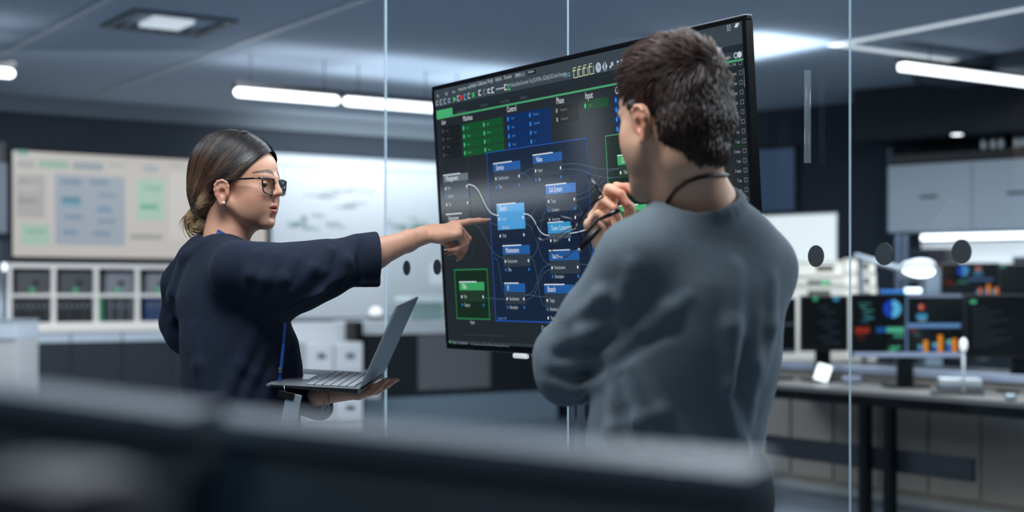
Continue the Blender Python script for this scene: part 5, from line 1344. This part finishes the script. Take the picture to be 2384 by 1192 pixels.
# earring, glasses
b = MB(); b.lathe([(.0004, -.0038), (.0028, -.0028), (.0040, 0), (.0028, .0028), (.0004, .0038)], mat('pearl', '#e9e6e0', .15, coat=.8), HW.p(.004, -.0800, -.0200) - wb + np.array([.002, -.004, 0]), 14)
b.build('earring', woman, 'small pearl ear stud')
_lens_m = glass_mat('lens', (.96, .98, 1.), 1.12, .02)
def eyeglasses(root, H, s, base, mf, frame=True):
    rim = [(-.5, .46), (.0, .50), (.46, .47), (.54, .30), (.50, -.15), (.40, -.44), (.0, -.52), (-.38, -.46), (-.50, -.2), (-.54, .2)]
    gx, gz = .0935, .0225; lw, lh = .047, .036
    def rimp(y0, sg): return [H.p((gx - .10*abs(abs(y0 + sg*a*lw) - .012)*1.0)*s, (y0 + sg*a*lw)*s, (gz + c*lh)*s) - base for a, c in rim]
    for y0, sg in ((-.0345, -1), (.0345, 1)):
        pts = rimp(y0, sg)
        # round the corners
        P_ = []
        for i in range(len(pts)):
            a, c, d = pts[i-1], pts[i], pts[(i+1) % len(pts)]
            P_ += [c*.5 + a*.5, c*.8 + a*.15 + d*.05, c*.84 + a*.08 + d*.08, c*.8 + d*.15 + a*.05]
        b = MB(); b.tube([tuple(q) for q in P_], .0014*s, mf, 8, closed=True); fo = b.build('rim', root)
        b = MB(); b.add([tuple(q) for q in P_], [tuple(range(len(P_)))], _lens_m); b.build('lens', root)
    b = MB(); b.tube([tuple(H.p(gx*s, -.0115*s, (gz+.008)*s) - base), tuple(H.p((gx + .003)*s, 0, (gz+.011)*s) - base), tuple(H.p(gx*s, .0115*s, (gz+.008)*s) - base)], .0015*s, mf, 8); b.build('bridge', root)
    for sg in (-1, 1):
        b = MB(); b.tube([tuple(H.p(x*s, sg*y*s, z*s) - base) for x, y, z in ((.0885, .0600, .0370), (.0855, .0670, .0368), (.074, .0715, .0362), (.03, .0765, .0335), (.002, .0780, .0318), (-.012, .0775, .026), (-.024, .0765, .010))], [.0020*s]*5 + [.0016*s]*2, mf, 8); b.build('temple', root)
m_frame = mat('black_acetate', '#0e0c0d', .18, coat=.6)
eg = thing('eyeglasses', 'black rimmed eyeglasses worn by the pointing person with the bun', 'glasses', wb)
eyeglasses(eg, HW, 1., wb, m_frame)
# lanyard and badge
m_lan = mat('blue_ribbon', '#1d4f9c', .5)
ln = thing('lanyard', 'blue ribbon lanyard with a clear badge holder hanging below the silver laptop', 'lanyard', wb)
def ribbon(pts, wd, th, nrm, m):
    pts = [np.array(p, float) for p in pts]; b = MB(); vs = []
    for i, p in enumerate(pts):
        t = unit(pts[min(i+1, len(pts)-1)] - pts[max(i-1, 0)]); n_ = unit(np.array(nrm[i] if isinstance(nrm, list) else nrm)); s_ = unit(np.cross(t, n_)); n2 = np.cross(s_, t)
        for a, c in ((-1, -1), (1, -1), (1, 1), (-1, 1)): vs.append(p + s_*a*wd/2 + n2*c*th/2)
    fs = []
    for i in range(len(pts)-1):
        for j in range(4): fs.append((i*4+j, i*4+(j+1) % 4, i*4+4+(j+1) % 4, i*4+4+j))
    fs += [(3, 2, 1, 0), tuple(len(pts)*4 - 4 + j for j in range(4))]
    b.add(vs, fs, m, False); return b
nk = [npP(540, 560, 3.246), npP(522, 549, 3.246), npP(505, 540, 3.252), npP(486, 534, 3.28), npP(481, 534, 3.33)]
ribbon([p - wb for p in nk], .013, .0012, [V3(.2, -1, .3), V3(0, -1, .3), V3(-.4, -1, .3), V3(-1, -.4, .3), V3(-1, .3, .3)], m_lan).build('neck_ribbon', ln)
st = [npP(664, 752, 3.075), npP(660, 800, 3.095), npP(654, 856, 3.10), npP(651, 888, 3.10)]
ribbon([p - wb for p in st], .0065, .001, V3(-.2, -1, 0), m_lan).build('strap', ln)
b = MB(); b.box(tuple(npP(652, 862, 3.095) - wb), (.007, .004, .011), m_alu, None, .001); b.build('clip', ln)
bg_ = npP(676, 962, 3.09)
rb_ = Matrix.Rotation(R(-12), 3, 'Y')
b = MB(); b.tube([tuple(npP(661, 897, 3.09) - wb), tuple(npP(664, 915, 3.09) - wb), tuple(npP(667, 925, 3.09) - wb)], .0011, m_alu, 6); b.build('chain', ln)
b = MB(); b.box(tuple(bg_ - wb), (.034, .003, .085), mat('badge_card', '#8e9aa4', .25, coat=.8), Matrix.Rotation(R(12), 3, 'Y'), .002); b.build('badge', ln)
b = MB(); b.box(tuple(npP(666, 920, 3.088) - wb), (.036, .004, .016), m_black, Matrix.Rotation(R(12), 3, 'Y'), .002); b.build('badge_top', ln)
# bracelet with charm, ring
br = thing('bracelet', 'thin silver chain bracelet with a flower charm on the wrist under the laptop', 'bracelet', wb)
cW = wL + unit(dL)*.004; dax = unit(dL); e1 = unit(np.cross(dax, (0, 0, 1))); e2 = np.cross(e1, dax)
pts = [cW - wb + e1*cos(a)*.027 + e2*sin(a)*.0235 + V3(0, 0, -.006)*(1 - sin(a)) for a in np.linspace(0, 2*pi, 26)[:-1]]
b = MB(); b.tube([tuple(p) for p in pts], .0011, m_alu, 6, closed=True); b.build('chain', br)
cp = npP(754, 946, 3.145) - wb
b = MB()
for k in range(6): b.box(tuple(cp + V3(.0035*cos(k*pi/3), 0, .0035*sin(k*pi/3))), (.0036, .002, .0036), m_alu, None, .0008)
b.tube([tuple(cp + V3(0, 0, .006)), tuple(cp + V3(-.002, .0, .012))], .0008, m_alu, 5); b.build('charm', br)
rg = thing('finger_ring', 'thin silver ring on the curled middle finger of the pointing hand', 'ring', wb)
m1, m2 = np.array(hR[1][1]), np.array(hR[1][2]); ax = unit(m2 - m1); c0 = m1*.75 + m2*.25; a1 = unit(np.cross(ax, (0, 1, .3))); a2 = np.cross(ax, a1)
b = MB(); b.tube([tuple(c0 - wb + a1*cos(a)*.0086 + a2*sin(a)*.0086) for a in np.linspace(0, 2*pi, 21)[:-1]], .0010, m_alu, 6, closed=True); b.build('band', rg)

# ============================== laptop on the flat hand
A_ = P(620, 894, 3.10); B_ = P(835, 905, 3.085)
ex = (B_ - A_); dep = ex.length; ex.normalize()
C_ = P(698, 858, 3.40); ey = (C_ - A_); ey = (ey - ex*ey.dot(ex)); wdt = .30; ey.normalize(); ez = ex.cross(ey)
LM_ = Matrix(((ex.x, ey.x, ez.x, A_.x), (ex.y, ey.y, ez.y, A_.y), (ex.z, ey.z, ez.z, A_.z), (0, 0, 0, 1)))
lap = bpy.data.objects.new('laptop', None); C.objects.link(lap); lap.matrix_world = LM_
tag(lap, 'open thin silver laptop balanced on the flat hand of the pointing person', 'laptop')
m_sil = mat('laptop_silver', '#8b9397', .42, metal=.25); m_key = mat('laptop_key', '#b9c0c6', .5); m_kb = mat('key_well', '#14171a', .5)
b = MB()
b.add([(0, 0, -.004), (dep, 0, -.011), (dep, wdt, -.011), (0, wdt, -.004), (0, 0, 0), (dep, 0, 0), (dep, wdt, 0), (0, wdt, 0)], [(0, 3, 2, 1), (4, 5, 6, 7), (0, 1, 5, 4), (1, 2, 6, 5), (2, 3, 7, 6), (3, 0, 4, 7)], m_sil)
b.build('base', lap)
b = MB(); b.add([(dep*.04, -.0006, -.0035), (dep*.995, -.0006, -.0098), (dep*.995, -.0006, -.0012), (dep*.04, -.0006, -.0012)], [(0, 1, 2, 3)], m_kb); b.build('side_dark_sheet', lap)  # dark sheet covering nearly the whole near side of the base
b = MB(); b.bb(dep*.08, dep*.34, wdt*.36, wdt*.66, .0001, .0006, mat('touchpad', '#a9b4bd', .2, metal=.6)); b.build('touchpad', lap)
b = MB(); b.bb(dep*.405, dep*.935, .022, wdt - .022, .0001, .0004, m_kb); b.build('key_well', lap)
b = MB(); kx = dep*.53/6; ky = (wdt - .044)/14
for i in range(6):
    for j in range(14):
        if i == 0 and 3 < j < 9: continue
        b.bb(dep*.405 + i*kx + .0014, dep*.405 + (i+1)*kx - .0014, .022 + j*ky + .0014, .022 + (j+1)*ky - .0014, .0005, .0018, m_key)
b.bb(dep*.405 + .0014, dep*.405 + kx - .0014, .022 + 4*ky + .0014, .022 + 9*ky - .0014, .0005, .0018, m_key)
ko = b.build('keys', lap)
# lid: from the hinge line up to the picture's upper edge
h0 = LM_.inverted() @ P(927, 709, 3.095)
up_ = Vector((h0.x - dep, 0, h0.z)); hl = up_.length * 1.0; up_.normalize(); nl = Vector((up_.z, 0, -up_.x))
lidM = Matrix(((up_.x, 0, nl.x, dep + .001), (0, 1, 0, 0), (up_.z, 0, nl.z, .001), (0, 0, 0, 1)))
lid = MB(); lid.bb(.004, hl, 0, wdt, 0, .0045, m_sil, .0015); lid = lid.build('lid', lap, None, lidM)
b = MB(); b.bb(.010, hl - .003, .003, wdt - .003, -.0008, 0, m_black); b.build('display', lap, None, lidM)
b = MB(); b.tube([(dep, .03, -.002), (dep, wdt - .03, -.002)], .004, m_black, 10); b.build('hinge', lap)

# ============================== the man in the grey sweater
MZ = 2.40
fm = unit([-cos(R(50)), sin(R(50)), 0]); Hmo = np.array([.269, MZ, 1.593]); HM = head_frame(Hmo, (fm[0], fm[1]), R(11), R(0))
mb_ = np.array([.30, 2.45, 0.])
man = thing('person', 'person with short dark hair in grey sweater seen from behind, holding glasses', 'person', mb_)
tf = unit([-.45, .89, 0]); tl_ = np.cross([0, 0, 1], tf)
S = 1.0
bm_ = Body(); face(bm_, HM, S, False)
nbm = npP(1634, 488, 2.43)
bm_.chain([HM.p(-.022, 0, .01), HM.p(-.028, 0, -.05), npP(1604, 425, 2.41), nbm], [.056, .052, .0535, .058], .02)
bm_.cap(HM.p(.015, 0, -.06), npP(1580, 490, 2.43), .035, .04, .02)
for y in (-1, 1): ear(bm_, HM, y, 1.02, (.000, .0735, -.002))
SL = nbm + tl_*.132 + [0, 0, -.084]; SR = nbm - tl_*.118 + [0, 0, -.100]
EL = npP(1314, 872, 2.50); FL = npP(1500, 900, 2.66)
ER_ = npP(1470, 930, 2.74); WR = npP(1432, 612, 2.64)
bm_.chain([nbm, npP(1615, 640, 2.44), npP(1605, 760, 2.45), npP(1575, 1000, 2.46), npP(1570, 1090, 2.46)], [.055, .07, .10, .11, .12], .03, flat=tf, fr=.66)
bm_.cap(nbm + [0, 0, -.03], SL, .035, .038, .02); bm_.cap(nbm + [0, 0, -.03], SR, .035, .038, .02)
bm_.chain([SL, EL, FL], [.038, .032, .028], .02)
bm_.chain([SR, ER_, ER_*.3 + WR*.7, WR], [.038, .034, .031, .027], .02)
pm = npP(1570, 1090, 2.46); fM = [pm*V3(1, 1, 0) + tl_*.12, pm*V3(1, 1, 0) - tl_*.13 + tf*.05]
legs(bm_, pm, fM, 1.1)
for f in fM: foot(bm_, f, tf[:2], 1.)
dM = unit(V3(-.30, -.10, .95)); nM = V3(-.62, .78, 0)
hM = hand(bm_, WR, dM, nM, 1, [(38, 62, 30), (46, 72, 36), (56, 76, 40), (64, 74, 40)], 1.08, thumb=[unit(V3(.15, -.15, .9) - .25*nM), unit(V3(-.25, -.25, .8) - .3*nM), unit(V3(-.5, -.3, .6))], splay=(.12, .03, -.05, -.12), r=1.02)
mt = [np.array(hM[i][j]) for i in range(4) for j in (2, 3)] + [np.array(hM[5-1][-1])]
def mx_(co, c, mix):
    red = np.array(srgb('#c76a4c'))
    for t in mt: c = mix(c, red, .6*np.exp(-((co - t)**2).sum(1)/(.016**2)))
    return c
org('body', bm_.mesh(.0030, smooth=1), m_skin_m, man, facecol(HM, '#e9b899', '#9c5a50', '#2c211d', '#cd6f55', S, '#8a6a5c', mx_), base=mb_)
for y in (-.0315, .0315): eye(man, HM, y, S, mb_)
# sweater
sm = Body()
sm.chain([npP(1618, 690, 2.44), npP(1608, 800, 2.45), npP(1580, 940, 2.455), npP(1566, 1060, 2.46), npP(1566, 1110, 2.46)], [.148, .152, .142, .142, .142], .04, flat=tf, fr=.74)
sm.chain([nbm + [0, 0, -.04], npP(1624, 640, 2.44)], [.066, .105], .05, flat=tf, fr=.85)
sm.cap(nbm + [0, 0, -.016], SL + [0, 0, -.004], .052, .058, .05); sm.cap(nbm + [0, 0, -.016], SR, .052, .058, .05)
sm.ell(npP(1735, 650, 2.45), (.055, .06, .10), None, .05)
m1_ = SL*.5 + EL*.5
sm.chain([SL, m1_, EL + [0.006, 0, .03], EL + [.006, 0, 0]], [.063, .060, .054, .050], .02)
sm.chain([EL + [.006, 0, 0], FL], [.050, .044], .02)
sm.chain([SR, npP(1745, 760, 2.60), ER_], [.060, .055, .05], .03); sm.chain([ER_, WR*.72 + ER_*.28], [.05, .040], .02)
sm.chain([npP(1566, 1128, 2.46), npP(1566, 1165, 2.46)], [.152, .146], .008, flat=tf, fr=.76)
sm.cap(npP(1765, 1150, 2.46), npP(1762, 1190, 2.46), .022, .024, .03)
for pts, r_ in ((((1330, 740), (1400, 690), (1480, 660)), .010), (((1296, 800), (1360, 780), (1440, 740)), .010), (((1275, 850), (1340, 850), (1410, 820)), .011), (((1275, 890), (1340, 905), (1400, 890)), .010),
                (((1500, 760), (1560, 720), (1600, 690)), .009), (((1450, 900), (1480, 980), (1520, 1080)), .011), (((1420, 920), (1424, 1000), (1430, 1090)), .009), (((1480, 850), (1540, 960), (1620, 1060)), .010),
                (((1712, 620), (1702, 760), (1700, 900), (1730, 1060)), .012), (((1765, 740), (1755, 850), (1742, 1000)), .010), (((1800, 650), (1792, 760), (1772, 880)), .009), (((1700, 960), (1728, 1050), (1752, 1090)), .011), (((1470, 620), (1450, 700), (1440, 760)), .008)):
    fold(sm, pts, r_)
for pts, r_ in ((((1300, 830), (1370, 815), (1430, 780)), .004), (((1290, 872), (1350, 880), (1400, 860)), .004), (((1430, 850), (1500, 800), (1580, 770)), .006), (((1735, 800), (1722, 920), (1735, 1040)), .009), (((1440, 880), (1450, 960), (1470, 1060)), .007)):
    fold(sm, pts, r_, 0, .016, 's')
sm.chain([npP(1630, 480, 2.425), HM.p(-.035, 0, -.02)], [.064, .085], .006, 's')
cc0 = npP(1630, 480, 2.425); nn_ = unit(np.array(HM.p(-.035, 0, -.02)) - cc0); t1 = unit(np.cross(nn_, tf)); t2 = np.cross(nn_, t1)
sm.chain([cc0 + nn_*.004 + (t1*cos(a) + t2*sin(a))*.0695 for a in np.linspace(0, 2*pi, 25)], [.0085]*25, .010)
sm.cut(pm + V3(0, 0, -.075), (0, 0, -1))
org('sweater', sm.mesh(.0048, folds(.0011, 14, 11), smooth=2), m_greyk, man, base=mb_)
tr = Body(); tr.ell(pm + [0, 0, -.05], (.17, .15, .14), None, .04); legs(tr, pm, fM, 1.28); tr.cut(V3(0, 0, .075), (0, 0, -1))
org('trousers', tr.mesh(.009, smooth=2), m_trs, man, base=mb_)
for f in fM:
    so = Body(); foot(so, f, tf[:2], 1.15, .002); so.cut(V3(0, 0, .11), (0, 0, 1)); so.cut(V3(0, 0, .003), (0, 0, -1)); org('shoe', so.mesh(.006, smooth=1), m_shoe, man, base=mb_)
# cord round the neck
cd = thing('neck_cord', 'thin dark cord around the neck of the person in grey', 'cord', mb_)
cpts = [(1690, 409), (1668, 406), (1645, 408), (1620, 413), (1595, 424), (1573, 442), (1557, 464), (1549, 482)]
cq = [surf(bm_, *q) for q in cpts]; b = MB(); b.tube([tuple(p + g*.003 - mb_) for p, g in cq if p is not None], .0030, mat('cord_dark', '#2a1c1e', .6), 8); b.build('cord', cd)
# hair
hm = Body(); e = lambda c, r, k=.01, op='u': hm.ell(HM.p(*(np.array(c)*S)), np.array(r)*S, HM.A, k, op)
e((-.014, 0, .066), (.096, .0765, .083), .01)
e((.02, 0, .108), (.052, .052, .034), .02)
hm.cut(HM.p(.055, 0, .045), HM.d(.80, 0, -.60), .01)
e((-.054, 0, .016), (.054, .0700, .074), .02)
[hm.cap(HM.p(-.048, y*.026, -.015), HM.p(-.053, y*.016, -.050), .043, .033, .02) for y in (-1, 0, 1)]
for y in (-1, 1): hm.cap(HM.p(.020, y*.0700, .040), HM.p(.017, y*.0655, -.006), .009, .005, .006)
for y in (-1, 1): hm.cap(HM.p(-.003, y*.088, .008), HM.p(-.002, y*.086, -.016), .018, .013, .004, 's')
hmo = org('hair', hm.mesh(.0032, smooth=1), mat('hair_root_dark', '#1f1715', .65), man, None, base=mb_)
L_, Cc, Rr = [], [], []; rs = np.random.RandomState(5)
EM = HM.p(*(np.array([-.012, 0, .066])*S)); Em = np.array([.098, .078, .088])*S
c1, c2, c3 = [np.array(srgb(c)) for c in ('#33231d', '#5e463e', '#8a7066')]
K2 = 8; t2_ = np.linspace(0, 1, K2)
whorl = unit([-.55, .0, .83])
hidx = 0
vco = np.array([v.co for v in hmo.data.vertices]) + mb_; vno = np.array([v.normal for v in hmo.data.vertices])
pick = rs.choice(len(vco), 9500)
for i in pick:
    p0 = vco[i]; n0 = vno[i]; l = (p0 - HM.o) @ HM.A / S
    nl_ = n0 @ HM.A
    top = sm01((l[2] - .02)/.10)
    # comb direction: forward on top, down and back on the sides and nape
    cl = np.floor(l*[60, 60, 60]); hs = np.sin(cl @ [12.99, 78.2, 37.7])*43758.5; hs = hs - np.floor(hs)
    w_ = unit(np.array([.9*top + .05, (l[1]*6)*(1-top)*.3 + (hs-.5)*1.3*top, -(1-top)*1.1 + .25*top])) if True else None
    w_ = w_ - nl_*np.dot(w_, nl_); w_ = unit(w_)
    Ln_ = (.011 + .018*top)*(.7 + .6*rs.rand())*(.45 if (l[0] > .002 and top < .3) else 1); lift = .16 + .30*top*(hs*.8 + .3)
    j = rs.normal(size=3)*.18
    dd = unit(w_ + nl_*lift + j*.6); curl = w_*.5 - nl_*.5*top
    pts = l*S + nl_*(-.001) + np.outer(t2_, dd)*Ln_ + np.outer(t2_**2, curl)*Ln_*.45
    L_.append(HM.o + pts @ HM.A.T); k = np.clip(rs.rand()*.7 + hs*.35*top, 0, 1); cc = c1*(1-k) + c2*k
    Cc.append(cc[None, :] + (c3 - cc)[None, :]*(t2_[:, None]*.45*top)); Rr.append(.0009 + .0006*rs.rand())
strands('hair_strands', np.array(L_), m_hair_m, man, np.array(Rr), Cc)
# folded glasses held in the hand
GZ = 2.57
gg = thing('eyeglasses', 'black framed glasses hanging from the raised hand of the person in grey', 'glasses', mb_)
def gp(px, py, dz=0.): return tuple(npP(px, py, GZ + dz) - mb_)
rimA = [(1344, 530, 0), (1350, 546, 0), (1353, 561, 0), (1346, 573, .0), (1334, 583, .005), (1320, 596, .01), (1309, 601, .012), (1296, 597, .016), (1286, 588, .02), (1283, 577, .02), (1292, 566, .016), (1318, 546, .01)]
rimB = [(1340, 526, .03), (1318, 536, .04), (1290, 552, .055), (1262, 560, .07), (1246, 551, .075), (1243, 536, .075), (1252, 520, .07), (1275, 508, .06), (1305, 504, .045), (1330, 510, .035)]
for rp in (rimA, rimB):
    b = MB(); b.tube([gp(*q) for q in rp], .0014, m_frame, 8, closed=True); b.build('rim', gg)
    b = MB(); b.add([gp(*q) for q in rp], [tuple(range(len(rp)))], glass_mat('lens_held', (.9, .94, 1.), 1.45, .05)); b.build('lens', gg)
b = MB(); b.tube([gp(1344, 530), gp(1342, 522, .015), gp(1340, 526, .03)], .0026, m_frame, 8); b.build('bridge', gg)
b = MB(); b.tube([gp(1353, 561), gp(1368, 540, -.01), gp(1392, 512, -.02), gp(1420, 500, -.025), gp(1443, 488, -.03)], [.0022, .0024, .0028, .0042, .005], m_frame, 8); b.build('temple', gg)
b = MB(); b.tube([gp(1344, 530, 0), gp(1355, 505, -.01), gp(1372, 480, -.02), gp(1404, 458, -.03), gp(1388, 432, -.02), gp(1370, 410, -.01)], [.0022, .0022, .0022, .0022, .0022, .0018], m_frame, 8); b.build('temple', gg)
pn = thing('pen', 'short black pen with silver ends held in the same hand as the glasses', 'pen', mb_)
b = MB(); b.tube([gp(1352, 580, -.02), gp(1398, 528, -.03)], .0052, m_black, 12); b.build('barrel', pn)
b = MB(); b.tube([gp(1346, 587, -.02), gp(1351, 581, -.02)], [.002, .0045], m_alu, 10); b.build('tip', pn)
b = MB(); b.tube([gp(1377, 551, -.025), gp(1382, 546, -.025)], .0056, m_alu, 12); b.build('grip_ring', pn)
